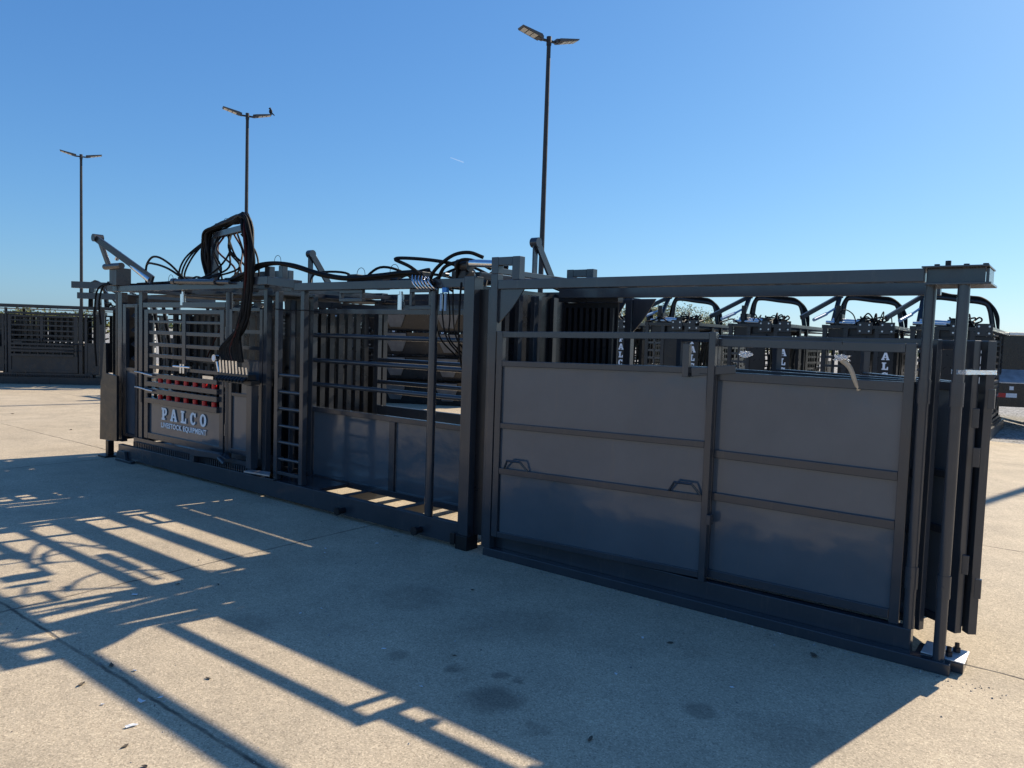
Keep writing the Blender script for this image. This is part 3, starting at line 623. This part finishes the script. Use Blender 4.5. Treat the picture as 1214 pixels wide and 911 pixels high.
m = MB(S1, D1); m.box(-.05, .238, -.008, .29, 2.014, 2.022); m.box(-.06, .222, .0, .29, 1.930, 1.941); m.box(-.03, .222, .05, .06, 1.942, 2.013); m.box(-.045, -.031, .06, .27, 1.942, 2.013); m.build('end_plate', 'steel', bm_, .002)
for s, d in ((.13, .05), (.05, .04), (-.03, .04), (.2, .2)):
    m = MB(S1, D1); m.tube([(s, d, 2.0245), (s, d, 2.05 if s > .12 else 2.032)], .014, 6); m.build('bolt', 'dark', bm_)
for s, d, zb in ((.208, .105, .166), (.055, .045, .06)):
    m = MB(S1, D1); m.tube([(s, d, zb), (s, d, 1.93)], .0275, 18); p = m.build('upright_pipe', 'steel', al)
    for z0, z1 in ((1.335, 1.455), (.375, .49)):
        m = MB(S1, D1); m.tube([(s, d, z0), (s, d, z1)], .0325, 18); m.tube([(s-.0, d-.033, (z0+z1)/2), (s, d-.040, (z0+z1)/2)], .006, 8); m.build('sleeve', 'steel', p)
def gate(sa, da, sb, db, zs, za, zb, name='side_gate', nrib=2, tilt=0.0, hand=(), ends=(.05, .04)):
    """gate of square tube in the vertical plane from (sa,da) to (sb,db); zs = rail heights top to bottom"""
    L = math.hypot(sb-sa, db-da); us, ud = (sb-sa)/L, (db-da)/L
    def pt(x, z): return (sa+us*x, da+ud*x, z + tilt*x/L)
    m = MB(S1, D1)
    m.bar(pt(ends[0]/2, za), pt(ends[0]/2, zb), ends[0], .045, (-ud, us, 0)); m.bar(pt(L-ends[1]/2, za-.02), pt(L-ends[1]/2, zb), ends[1], .045, (-ud, us, 0))
    for z, h in zs: m.bar(pt(ends[0]+.001, z), pt(L-ends[1]-.001, z), .042, h)
    g = m.build(name, 'steel', al, .003)
    m = MB(S1, D1); zt, z2 = zs[1][0]-zs[1][1]/2, zs[-1][0]+zs[-1][1]/2
    m.bar(pt(ends[0], (zt+z2)/2), pt(L-ends[1], (zt+z2)/2), .005, zt-z2); m.build('sheet', 'sheet', g)
    for x, zz, w, h in hand:
        m = MB(S1, D1); n_ = (-ud*1, us*1)
        sgn = -1 if n_[1] > 0 else 1
        def off(p, o): return (p[0]+n_[0]*sgn*o, p[1]+n_[1]*sgn*o, p[2])
        m.tube([off(pt(x, zz), .02), off(pt(x+w*.22, zz+h), .05), off(pt(x+w*.78, zz+h), .05), off(pt(x+w, zz), .02)], .008, 8); m.build('handle', 'steel', g)
    return g
g1 = gate(2.925, .02, 1.31, .075, [(1.622, .042), (1.415, .040), (.970, .040), (.642, .044), (.176, .040)], .155, 1.645, tilt=.03, hand=[(.10, .665, .20, .062), (1.365, .665, .20, .062)])
g2 = gate(1.36, .125, .255, .13, [(1.614, .048), (1.413, .052), (.944, .048), (.685, .048), (.210, .05)], .185, 1.64, ends=(.05, .05))
m = MB(S1, D1); m.bar((1.45, .05, 1.43), (1.20, .11, 1.46), .02, .05); m.build('gate_latch', 'steel', al, .002)
m = MB(S1, D1); m.box(1.46, 1.50, .02, .06, 1.40, 1.60); m.build('gate_stop', 'steel', al, .002)
m = MB(S1, D1); m.box(1.285, 1.31, .04, .09, .52, .58); m.build('hinge_lug', 'steel', al, .002)
# swing gates parked behind the pipes
sw = [(1.95, .92, .165, .22), (1.35, 1.25, .005, .30), (.80, 1.45, -.055, .33)]
zsw = [(1.64, .05), (1.42, .045), (.95, .04), (.65, .04), (.17, .04)]
for k, (sa, da, sb, db) in enumerate(sw):
    g = gate(sa, da, sb, db, zsw, .15, 1.665, 'swing_gate', ends=(.05, .055))
    if k:
        for z in ((1.22, .46) if k == 1 else (1.32, .34)):
            m = MB(S1, D1); m.box(sb-.03, sb+.0, db-.055, db-.028, z, z+.1); m.build('hinge_lug', 'steel', g, .002)
        if k == 1:
            m = MB(S1, D1); m.box(sb-.045, sb-.015, db-.055, db-.028, 1.02, 1.12); m.build('hinge_lug', 'steel', g, .002)
# back side: frames with gussets and ribbed panel
for s, d in ((2.94, 1.14), (2.80, 1.22), (2.50, 1.14)):
    m = MB(S1, D1); m.box(s-.03, s+.03, d, d+.06, 0.0, 1.944); gusset(m, s-.031, d+.02, 1.944, .2, .27, .012); m.build('rear_frame', 'steel', al, .003)
m = MB(S1, D1); m.bar((2.93, .80, 1.968), (.26, .80, 1.968), .05, .075); m.build('brace_beam', 'steel', al, .003)
m = MB(S1, D1); m.box(.165, 2.9, 1.14, 1.18, .166, .21); m.box(.165, 2.9, 1.155, 1.165, .211, 1.35); m.box(.165, 2.9, 1.14, 1.18, 1.351, 1.40); m.build('rear_panel', 'steel', al)
m = MB(S1, D1)
for k in range(9): m.box(2.50+k*.055, 2.53+k*.055, .90, .94, .2, 1.86)
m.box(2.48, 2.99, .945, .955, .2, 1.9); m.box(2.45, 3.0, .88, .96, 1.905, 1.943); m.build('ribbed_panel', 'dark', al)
for s, d in ((3.02, .35), (3.02, .55)):
    m = MB(S1, D1); m.box(s-.02, s+.02, d, d+.05, .1, 1.93); m.build('guide_post', 'steel', al, .003)

# clear film scraps and the strap that ties the gates
def crumple(name, c, size, mat, label, cat, seed, stretch=(1, .6, .5)):
    r_ = random.Random(seed); bm = bmesh.new(); bmesh.ops.create_icosphere(bm, subdivisions=3, radius=size)
    for v in bm.verts:
        k = 1 + .38*math.sin(7*v.co.x/size+seed)*math.cos(5*v.co.z/size) + r_.uniform(-.28, .28)
        v.co = Vector((v.co.x*k*stretch[0], v.co.y*k*stretch[1], v.co.z*k*stretch[2]))
    me = bpy.data.meshes.new(name); bm.to_mesh(me); bm.free(); me.materials.append(M[mat])
    o = bpy.data.objects.new(name, me); COL.objects.link(o); o.location = c; o.rotation_euler = (0, 0, YAW); return tag(o, label, cat)
def wire(parent, pts, r=.0018):
    m = MB(0, 0); m.tube([(-p[0], p[1], p[2]) for p in pts], r, 5); return m.build('tie_wire', 'hose', parent)
b1 = crumple('plastic_wrap', W(1.145, .12, 1.55), .034, 'film', 'crumpled clear film hung in the gate opening, compact and without a tail', 'plastic wrap', 3)
wire(b1, [(0, 0, .02), (0, -.015, .09)])
b2 = crumple('plastic_wrap', W(.615, .12, 1.55), .036, 'film', 'crumpled clear film hung in the gate opening with a long brown tail', 'plastic wrap', 5)
wire(b2, [(0, 0, .02), (0, -.015, .09)])
m = MB(0, 0); m.tube(crom([(.0, .0, -.01), (-.045, -.01, -.05), (-.075, -.01, -.12), (-.095, 0, -.17)], 5), .016, 8, r1=.010); m.build('tail', 'brown', b2)
m = MB(0, 0)
q = [(.055, .005), (.0, .02), (-.075, .33)]
pts = [(.085, .04), (.05, .010), (.02, .03), (-.08, .345), (-.06, .42), (-.02, .40), (.085, .09)]
zz = 1.505
for i in range(len(pts)):
    a, b3 = pts[i], pts[(i+1) % len(pts)]
    m.bar((a[0], a[1], zz), (b3[0], b3[1], zz), .0012, .022)
st = m.build('strap', 'strap'); st.location = ORG; st.rotation_euler = (0, 0, YAW)
tag(st, 'clear stretch wrap strap tied round a pipe upright and the parked gates', 'strap')

# ================================================================== CHUTES PARKED BEHIND
S2, D2, WR = 7.8, .65, 1.30
row = empty('parked_chute', (0, 0, 0), 0, 'x', 'cattle chute', 'row of chutes parked behind the alley')
row['s0'] = S2; row['d0'] = D2
m = MB(S2, D2); m.box(5.8, 9.9, 0, .055, .0, .188); m.box(5.8, 9.9, WR-.055, WR, 0, .188)
for s in (5.9, 7.0, 8.0, 9.0, 9.85): m.box(s-.04, s+.04, .057, WR-.057, .03, .15)
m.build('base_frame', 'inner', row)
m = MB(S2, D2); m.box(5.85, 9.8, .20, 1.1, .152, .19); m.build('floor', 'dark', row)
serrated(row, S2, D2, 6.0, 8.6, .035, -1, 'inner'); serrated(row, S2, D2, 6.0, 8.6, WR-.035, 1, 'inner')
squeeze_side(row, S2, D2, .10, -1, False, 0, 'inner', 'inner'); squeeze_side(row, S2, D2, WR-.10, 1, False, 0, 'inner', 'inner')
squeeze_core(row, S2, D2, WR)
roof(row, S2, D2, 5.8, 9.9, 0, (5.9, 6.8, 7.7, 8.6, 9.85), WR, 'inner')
m = MB(S2, D2)
for d in (1.25, .86, .30): m.box(9.82, 9.88, d-.04, d+.04, .19, 1.996)
m.build('front_post', 'inner', row)
m = MB(S2, D2); m.box(6.0, 9.7, .12, WR-.12, 1.945, 1.955); m.build('roof_pan', 'dark', row)  # dark sheet added to close light gaps under the roof
m = MB(S2, D2); m.box(9.79, 9.80, .1, WR-.1, 1.80, 1.99); m.build('shade_fascia', 'dark', row)  # dark plate added to hide bright gaps below the roof beams
m = MB(S2, D2)
for z in (1.75, 1.58, 1.41, 1.24, 1.07, .9): m.box(9.84, 9.87, 0.902, 1.208, z, z+.045)
m.box(9.83, 9.84, 0.902, 1.208, .2, .85); m.box(9.84, 9.87, 1.04, 1.07, .2, 1.8); m.build('front_grid', 'steel', row)
m = MB(S2, D2); m.box(9.85, 9.865, .50, .818, .3, 1.85); m.box(9.86, 9.875, .0, .255, .3, 1.89); m.build('front_sheet', 'dark', row)
me, w = word_mesh('PALCO', .14, .185, True)
place_mesh('lettering', me, 'white', Matrix.Translation((-(9.877-S2), .13-D2, 1.60)) @ Matrix(((0, 0, -1, 0), (-1, 0, 0, 0), (0, 1, 0, 0), (0, 0, 0, 1))), row)
for d in (.42, .03):
    m = MB(S2, D2); m.box(9.885, 9.90, d-.03, d+.23, 1.90, 2.12); pl = m.build('bolt_plate', 'inner', row)
    for a in (.02, .18):
        for z in (1.95, 2.07):
            m = MB(S2, D2); m.tube([(9.9005, d+a, z), (9.915, d+a, z)], .017, 8); m.build('bolt', 'galv', pl)
m = MB(S2, D2); m.bar((8.75, 1.27, 2.70), (9.85, 1.72, 2.2), .05, .085); m.bar((8.75, 1.27, 2.70), (9.3, 1.25, 2.08), .04, .09, (0, 1, 0)); m.tube([(8.75, 1.21, 2.70), (8.75, 1.33, 2.70)], .05, 12); m.build('lever', 'inner', row)
m = MB(S2, D2); m.tube([(9.75, 1.5, 2.16), (9.3, 1.38, 2.3)], .035, 10); m.tube([(9.3, 1.38, 2.3), (9.0, 1.3, 2.42)], .022, 10); m.build('cylinder', 'ltblue', row)
m = MB(S2, D2); ax = 8.6
m.tube(crom([(ax, 1.24, 2.06), (ax, 1.22, 2.35), (ax, 1.18, 2.60), (ax, 1.05, 2.66), (ax, .65, 2.61), (ax, .30, 2.56), (ax, .18, 2.45), (ax, .10, 2.06)], 5), .045, 10); m.build('hose_arch', 'inner', row)
for k in range(6):
    a, b2 = J(.04), J(.03)
    hose([(ax+a, 1.30, 2.06), (ax+a, 1.28, 2.3+b2), (ax+a, 1.22, 2.58), (ax+a, 1.07, 2.74+b2), (ax+a, .80, 2.69+b2*1.5), (ax+a, .5, 2.665+b2), (ax+a, .3, 2.63+b2), (ax+a, .14, 2.5), (ax+a, .06+b2, 2.3), (ax+a, .02, 2.06)], .02, 'hose', row, 6)
m = MB(S2, D2); m.tube([(9.5, .7, 2.13), (9.5, 1.2, 2.16)], .05, 12); m.tube([(9.6, .75, 2.10), (9.6, 1.3, 2.12)], .035, 12); m.build('cylinder', 'galv', row)
m = MB(S2, D2); m.box(9.3, 9.5, .6, .75, 2.063, 2.2); m.box(9.4, 9.6, 1.0, 1.15, 2.063, 2.28); m.box(9.2, 9.4, 0.7, 0.9, 2.063, 2.15); m.tube([(9.6, 1.08, 2.06), (9.6, 1.08, 2.45)], .05, 10); m.build('valve_block', 'dark', row)
for k in range(10):
    s_, d_ = 9.2+J(.4), .65+J(.45); hose([(s_, d_, 2.07), (s_+J(.2), d_+J(.2), 2.2+J(.1)), (s_+J(.3), d_+J(.3), 2.17), (s_+J(.4), d_+J(.3), 2.07)], .016, 'hose', row, 5)
RY = YAW + math.pi/2
row_lab = ['parked dark chute rising behind the round pipe uprights',
           'parked dark chute standing above the long brown plastic tail',
           'parked dark chute behind the short film scrap, next to the tree-backed one',
           'parked dark chute with its hose arch standing before the yellow-green trees',
           'parked dark chute mostly hidden behind the ribbed panel of the loading alley',
           'parked dark chute behind the square end post of the squeeze chute', 'parked dark chute right behind the stack of feed bunks', 'parked dark chute left of the feed bunks, seen through the alley rails', 'parked dark chute behind the ladder of the squeeze chute', 'parked dark chute behind the hanging hose bundle', 'parked dark chute at the far left end of the row']
rnd = random.Random(5)
for k, sa in enumerate((2.22, 3.75, 5.64, 7.6, 9.45, 11.3, 13.2, 15.1, 17.0, 18.9, 20.8)):
    o = row if k == 0 else copy_tree(row)
    o.location = W(sa-.65+J(.05), 12.37 + (8.75-S2)+J(.08)); o.rotation_euler = (0, 0, RY+J(R(1.0))); o['label'] = row_lab[k]
    for q in range(9 if k else 0):
        s_, d_, w_ = 9.1+J(.7), .65+J(.5), .3+J(.2)
        hose([(s_, d_, 2.06), (s_+J(.15), d_+w_*.3, 2.18+J(.12)), (s_+J(.2), d_+w_*.7, 2.22+J(.14)), (s_+J(.3), d_+w_, 2.07)], .013+J(.003), 'hose', o, 5)
# broadside ones: left of the main chute, and beyond it
bl = copy_tree(row); bl.location = (-12.0, 20.2, 0); bl.rotation_euler = (0, 0, math.pi + R(11)); bl['label'] = 'dark chute standing alone at the far left edge, side on'; bl['group'] = 'chutes parked side on'
bc = copy_tree(row); bc.location = (-7.6, 21.1, 0); bc.rotation_euler = (0, 0, math.pi + R(11)); bc['label'] = 'dark chute glimpsed through the grid of the red-rollered side door'; bc['group'] = 'chutes parked side on'
bb = copy_tree(row); bb.location = W(14.6, 6.6); bb.rotation_euler = (0, 0, YAW); bb['label'] = 'dark chute glimpsed behind the hanging hose bundle, nearer than the others'; bb['group'] = 'chutes parked side on'

# beams stacked on the far-left chute
for k, (x0, z0) in enumerate(((-11.5, 2.55), (-11.35, 2.28), )):
    m = MB(0, 0); L = 3.4; h = .17 if k == 0 else .16
    m.box(-L, 0, 0, .012, z0, z0+h); m.box(-L, 0, .012, .14, z0, z0+.012); m.box(-L, 0, .012, .14, z0+h-.012, z0+h); m.box(-.010, 0.0, .012, .138, z0+.012, z0+h-.012)
    for q in (.45, 1.4, 2.4): m.box(-q-.1, -q, .005, .13, z0-(.098 if k == 0 else .215), z0)
    o = m.build('steel_beam', 'steel'); o.location = (x0, 19.55, -.02); o.rotation_euler = (0, 0, R(11))
    tag(o, ['grey steel channel beam, the upper of two stacked on the far chute roof', 'grey steel channel beam, the lower of two stacked on the far chute roof'][k], 'beam', 'stacked steel beams')

# ================================================================== FEED BUNKS
def bunk(z, k):
    m = MB(0, 0); prof = [(-.46, .52), (-.42, .52), (-.27, .05), (.27, .05), (.42, .52), (.46, .52), (.31, .0), (-.31, .0)]
    m.prism([(-1.25, y, zz) for y, zz in prof], (2.5, 0, 0))
    for x in (-1.25, 1.15): m.prism([(x, -.44, .50), (x, .44, .50), (x, .29, .02), (x, -.29, .02)], (.1, 0, 0))
    root = m.build('feed_bunk', 'poly')
    for x in (-.62, .62):
        m = MB(0, 0); m.prism([(x-.24, -.475, .50), (x+.24, -.475, .50), (x+.24, -.43, .34), (x+.13, -.345, .08), (x-.13, -.345, .08), (x-.24, -.43, .34)], (0, -.03, -.0)); m.build('sheen_lug', 'sheen', root, .01)  # reflections on the bunk side shaped as added pale lugs
    return root
bunk_lab = ['black plastic feed bunk at the bottom of the stack behind the alley', 'black plastic feed bunk, second from the ground in its stack', 'black plastic feed bunk, third from the ground in its stack', 'black plastic feed bunk at the top of the stack behind the alley']
for k in range(4):
    o = bunk(0, k); o.location = (-2.0+.06*J(1), 17.6, .02+k*.555); o.rotation_euler = (0, 0, R(-8)+J(.03)); tag(o, bunk_lab[k], 'feed trough', 'stacked feed bunks')
    if k:
        pass
# ================================================================== LIGHT POLES
def light_pole(loc, rz, label):
    r_ = empty('light_pole', loc, rz, label, 'light pole', 'twin-head parking lot light poles')
    m = MB(0, 0); m.tube([(0, 0, .6), (0, 0, 10.35)], .088, 14, r1=.062); m.build('pole', 'pole', r_)
    m = MB(0, 0); m.tube([(0, 0, 0), (0, 0, .6)], .28, 20); m.build('footing', 'concrete', r_)
    m = MB(0, 0); m.tube([(0, 0, 10.30), (0, 0, 10.55)], .075, 12); m.box(-.3, .3, -.03, .03, 10.40, 10.46); m.build('head_bracket', 'pole', r_)
    for sg in (-1, 1):
        m = MB(0, 0); c = sg
        m.prism([(c*.30, -.17, 10.43), (c*.95, -.17, 10.60), (c*.97, -.17, 10.64), (c*.30, -.17, 10.52)], (0, .34, 0)); m.prism([(c*.22, -.08, 10.40), (c*.42, -.08, 10.44), (c*.42, -.08, 10.56), (c*.22, -.08, 10.52)], (0, .16, 0))
        h = m.build('lamp_head', 'head', r_)
        m = MB(0, 0)
        for q in range(3):
            a = .44+q*.17; za = 10.43+(a-.3)*.2615-.006
            m.prism([(c*a, -.13, za), (c*(a+.14), -.13, za+.0366), (c*(a+.14), .13, za+.0366), (c*a, .13, za)], (0, 0, -.006))
        m.build('lens', 'lens', h)
    return r_
lp = light_pole(W(12.85, 14.40), R(28), 'tall twin-head light pole rising above the loading alley, nearest and tallest')
LAB = ['tall twin-head light pole behind the hose arch with a bird on one head', 'tall twin-head light pole standing far left beyond the steel beams', 'twin-head light pole beyond the right edge']
for k, (s, d) in enumerate(((27.87, 14.1), (42.48, 13.7), (-1.75, 14.7))):
    o = copy_tree(lp); o.location = W(s, d); o['label'] = LAB[k]
# bird on the middle lamp
a = R(28); P2 = W(27.87, 14.1); bx = P2 + Vector((math.cos(a)*.93, math.sin(a)*.93, 10.645))
m = MB(0, 0); m.ball((0, 0, .13), .075, (1.0, .8, 1.35)); m.ball((0.03, 0, .25), .045); m.tube([(.06, 0, .25), (.11, 0, .245)], .012, 6, r1=.002); m.tube([(-.03, 0, .08), (-.16, 0, -.03)], .035, 6, r1=.02); m.tube([(.0, .02, .05), (.0, .02, .0)], .008, 5); m.tube([(.0, -.02, .05), (.0, -.02, .0)], .008, 5)
bd = m.build('bird', 'bird'); bd.location = bx; tag(bd, 'small dark bird perched on the tip of a lamp head', 'bird')

# ================================================================== TRAILER
tr = empty('dump_trailer', (10.22, 16.1, 0), R(-14), 'black dump trailer parked on gravel with a red and white reflective strip', 'trailer')
X = lambda m, x0, x1, y0, y1, z0, z1: m.box(-x1, -x0, y0, y1, z0, z1)
m = MB(0, 0); X(m, 0, 2.2, 0, .12, .48, .98); X(m, .1, .22, .122, 5.2, .55, .75); X(m, 1.98, 2.1, .122, 5.2, .55, .75); m.build('frame', 'trl', tr, .008)
m = MB(0, 0); X(m, .02, .34, -.008, -.002, .68, .77); m.build('reflector', 'red', tr)
m = MB(0, 0); X(m, .342, .55, -.008, -.002, .68, .77); X(m, .40, .48, -.008, -.002, .84, .92); m.build('reflector', 'white', tr)
m = MB(0, 0); m.prism([(-.0, .0, .985), (-2.2, .0, .985), (-2.2, .54, 1.25), (-.0, .54, 1.25)], (0, 0, .02)); m.build('tail_deck', 'deck', tr)
m = MB(0, 0); m.prism([(.0, .55, 1.19), (.02, .55, 1.72), (-.30, .55, 2.02), (-2.25, .55, 2.02), (-2.25, .55, 1.19)], (0, 4.6, 0)); m.build('bed', 'trl', tr, .01)
m = MB(0, 0)
for y in (.50, 5.2): m.bar((.05, y, 1.70), (-.30, y, 2.045), .09, .05); X(m, .31, 2.3, y-.04, y+.04, 2.025, 2.07)
m.bar((.06, .5, 1.28), (.06, .5, 1.67), .06, .06, (0, 1, 0)); X(m, -.1, .0, .2, .3, 1.0, 1.45)
m.build('top_rail', 'galv', tr)
m = MB(0, 0)
for k in range(9): m.tube([(-.35, 1.0+k*.45, 2.06), (-2.2, 1.0+k*.45, 2.06)], .035, 8)
m.build('tarp_bow', 'dark', tr)
for x in (-.12, 2.1):
    for y in (1.9, 2.8):
        m = MB(0, 0); m.tube([(-x, y, .39), (-x-.22, y, .39)], .39, 24); w_ = m.build('wheel', 'tyre', tr, .03)
        m = MB(0, 0); m.tube([(-x+.004, y, .39), (-x-.225, y, .39)], .2, 18); m.build('rim', 'galv', w_)

# ================================================================== DISTANT TREES
def tree(loc, h, w, seed, label, mat='leaf', n=2600):
    r_ = random.Random(seed); t = empty('tree', loc, 0, label, 'tree', 'budding trees on the skyline')
    m = MB(0, 0); m.tube(crom([(0, 0, 0), (.1, 0, h*.3), (0, .1, h*.62)], 3), h*.035, 8, r1=h*.012)
    tips = []
    for k in range(16):
        a = r_.uniform(0, 6.283); z0 = h*r_.uniform(.22, .55); L = w*r_.uniform(.5, 1.0)
        e = (math.cos(a)*L*.5, math.sin(a)*L*.5, min(h*.97, z0+h*r_.uniform(.2, .45)))
        m.tube(crom([(0, 0, z0), (e[0]*.45, e[1]*.45, z0+(e[2]-z0)*.6), e], 3), h*.012, 5, r1=h*.003); tips.append(e)
        for q in range(3):
            f = (e[0]+r_.uniform(-.2, .2)*w, e[1]+r_.uniform(-.2, .2)*w, min(h, e[2]+r_.uniform(-.05, .18)*h)); m.tube([(e[0]*.7, e[1]*.7, z0+(e[2]-z0)*.8), f], h*.005, 4, r1=h*.002); tips.append(f)
    m.build('trunk', 'bark', t)
    vs, fs = [], []
    for k in range(n):
        c = r_.choice(tips); p = Vector((-c[0], c[1], c[2])) + Vector((r_.gauss(0, .09)*w, r_.gauss(0, .09)*w, r_.gauss(0, .05)*h))
        u = Vector((r_.gauss(0, 1), r_.gauss(0, 1), r_.gauss(0, 1))).normalized(); v = u.orthogonal().normalized(); s = r_.uniform(.05, .13)
        b_ = len(vs); vs += [p+u*s, p+v*s*.6, p-u*s, p-v*s*.6]; fs.append([b_, b_+1, b_+2, b_+3])
    me = bpy.data.meshes.new('crown'); me.from_pydata([tuple(v) for v in vs], [], fs); me.materials.append(M[mat]); o = bpy.data.objects.new('crown', me); COL.objects.link(o); o.parent = t
tl = ['round yellow-green budding tree under the leftmost visible hose arch', 'thin budding tree right of the round yellow-green tree', 'budding tree glimpsed beside the gusset plates of the alley', 'budding tree showing through the narrow gap under the overhead beam', 'budding tree seen through the bars of the far left chute', 'small budding tree behind the far left chute', 'sparse budding tree behind the middle of the parked chutes']
for k, (px, D, h, w) in enumerate(((803, 80, 5.6, 5.5), (842, 84, 4.9, 3.6), (755, 78, 5.8, 4.2), (690, 75, 6.6, 4), (40, 60, 2.4, 4), (75, 62, 2.6, 4), (776, 82, 5.4, 3.5))):
    x = (px-607)/F_PX*D; tree((x, D, -.03), h, w, 20+k, tl[k])

# ================================================================== CONTRAIL
m = MB(0, 0); m.tube([(0, 0, 0), (-9, 0, -3.0), (-16, 0, -5.2)], .45, 8, r1=.7)
mm, nt_, b_ = newmat('ice_cloud'); b_.inputs['Base Color'].default_value = (.9, .92, .95, 1); b_.inputs['Roughness'].default_value = 1; b_.inputs['Alpha'].default_value = .28
b_.inputs['Transmission Weight'].default_value = .9; b_.inputs['IOR'].default_value = 1.001
ct = m.build('contrail', mm); ct.location = (-75*6000/5300*1.0, 890*6000/5300*.893, 0)
D_ = 900.0; v = fw*D_ + rt*((534-607)/F_PX*D_) - up*((187-455.5)/F_PX*D_); ct.location = Vector((0, 0, CAM_H)) + v
tag(ct, 'faint short white contrail in the blue sky', 'contrail')

# ================================================================== LITTER ON THE CONCRETE
def gpt(px, py):
    d = fw + rt*((px-607)/F_PX) - up*((py-455.5)/F_PX); t = -CAM_H/d.z; return Vector((0, 0, CAM_H)) + d*t
def flake(k, px, py, sz, mat, label, cat, grp):
    r_ = random.Random(k*13+1); bm = bmesh.new(); n = 7; top = []
    for i in range(n):
        a = 6.283*i/n; q = sz*r_.uniform(.45, 1.1); top.append(bm.verts.new((q*math.cos(a)*1.4, q*math.sin(a)*.6, .004 + r_.uniform(0, .35)*sz)))
    c = bm.verts.new((0, 0, .003))
    for i in range(n): bm.faces.new((c, top[i], top[(i+1) % n]))
    me = bpy.data.meshes.new(cat); bm.to_mesh(me); bm.free(); me.materials.append(M[mat]); me.polygons.foreach_set('use_smooth', [False]*len(me.polygons))
    o = bpy.data.objects.new(cat.replace(' ', '_'), me); COL.objects.link(o); so_ = o.modifiers.new('thick', 'SOLIDIFY'); so_.thickness = .002
    o.location = gpt(px, py); o.rotation_euler = (0, 0, r_.uniform(0, 6.28)); tag(o, label, cat, grp)
for k, (x, y, s) in enumerate(((160, 706, .022), (167, 833, .024), (156, 862, .02), (190, 828, .012), (356, 728, .01), (381, 722, .008), (386, 651, .014), (447, 645, .012), (160, 796, .01), (455, 770, .01), (868, 816, .012), (762, 757, .01), (730, 800, .012), (121, 836, .008), (500, 815, .01), (385, 656, .009))):
    flake(k, x, y, s, 'scrap', 'tiny pale scrap of litter lying on the concrete', 'litter scrap', 'pale scraps on the concrete')
for k, (x, y, s) in enumerate(((132, 790, .018), (97, 812, .018), (247, 805, .014), (211, 693, .012), (259, 694, .012), (965, 779, .03), (148, 886, .014), (795, 763, .016), (700, 877, .018), (560, 700, .012), (172, 910, .014), (84, 510, .03), (15, 491, .03), (538, 778, .012))):
    flake(50+k, x, y, s, 'leafdry', 'tiny dark dry leaf lying on the concrete', 'dry leaf', 'dry leaves on the concrete')

# loose grit: denser along the skids and the joints
r_ = random.Random(91); vs, fs = [], []
for k in range(1500):
    if k < 700: s_, d_ = r_.uniform(-.3, 8.9), -abs(r_.gauss(0, .06))-.004
    elif k < 1000: s_, d_ = r_.uniform(-1, 7), -2.63 + r_.gauss(0, .03)
    else: s_, d_ = r_.uniform(-1.5, 9), r_.uniform(-3.2, .0)
    p = Vector((-s_, d_, 0)); z_ = r_.choice((.002, .003, .003, .005))*r_.uniform(.7, 1.4); b_ = len(vs); a_ = r_.uniform(0, 6.3)
    vs += [p+Vector((math.cos(a_+q*1.57)*z_*r_.uniform(.8, 1.3), math.sin(a_+q*1.57)*z_*r_.uniform(.8, 1.3), .0005)) for q in range(4)] + [p+Vector((0, 0, z_*r_.uniform(.8, 1.3)))]
    fs += [[b_+q, b_+(q+1) % 4, b_+4] for q in range(4)]
me = bpy.data.meshes.new('grit'); me.from_pydata([tuple(v) for v in vs], [], fs); me.materials.append(M['gravel'])
o = bpy.data.objects.new('grit', me); COL.objects.link(o); o.location = ORG; o.rotation_euler = (0, 0, YAW); tag(o, 'loose grit scattered on the concrete along the machine skids', 'grit', kind='stuff')
# far hedge line on the horizon
r_ = random.Random(92); vs, fs = [], []
for k in range(9000):
    a_ = r_.uniform(-1.25, 1.25); q = .5+.5*math.sin(a_*23)+.4*math.sin(a_*71+1); h_ = max(.5, 1.5+.8*q); rr_ = r_.uniform(188, 196)
    p = Vector((math.sin(a_)*rr_, math.cos(a_)*rr_, r_.uniform(0, 1)**.7*h_)); u_ = Vector((r_.gauss(0, 1), r_.gauss(0, 1), r_.gauss(0, 1))).normalized(); v_ = u_.orthogonal().normalized(); z_ = r_.uniform(.2, .5); b_ = len(vs)
    vs += [p+u_*z_, p+v_*z_, p-u_*z_, p-v_*z_]; fs.append([b_, b_+1, b_+2, b_+3])
me = bpy.data.meshes.new('hedge_line'); me.from_pydata([tuple(v) for v in vs], [], fs); me.materials.append(M['leaf'])
o = bpy.data.objects.new('hedge_line', me); COL.objects.link(o); tag(o, 'low olive hedge line far off along the horizon', 'hedge', kind='stuff')

# ================================================================== CAMERA + RENDER
cd = bpy.data.cameras.new('camera'); cam = bpy.data.objects.new('camera', cd); COL.objects.link(cam); scene.camera = cam
cd.sensor_width = 36; cd.lens = 36*F_PX/1214; cd.clip_start = .05; cd.clip_end = 4000
mt = Matrix((( rt.x, up.x, -fw.x, 0), (rt.y, up.y, -fw.y, 0), (rt.z, up.z, -fw.z, CAM_H), (0, 0, 0, 1)))
cam.matrix_world = mt
for k in ('s0', 'd0'):
    for o in scene.objects:
        if k in o: del o[k]
vs_ = scene.view_settings; scene.display_settings.display_device = 'sRGB'
vs_.view_transform = 'Standard'; vs_.look = 'None'; vs_.exposure = 0.85; vs_.gamma = 1.0
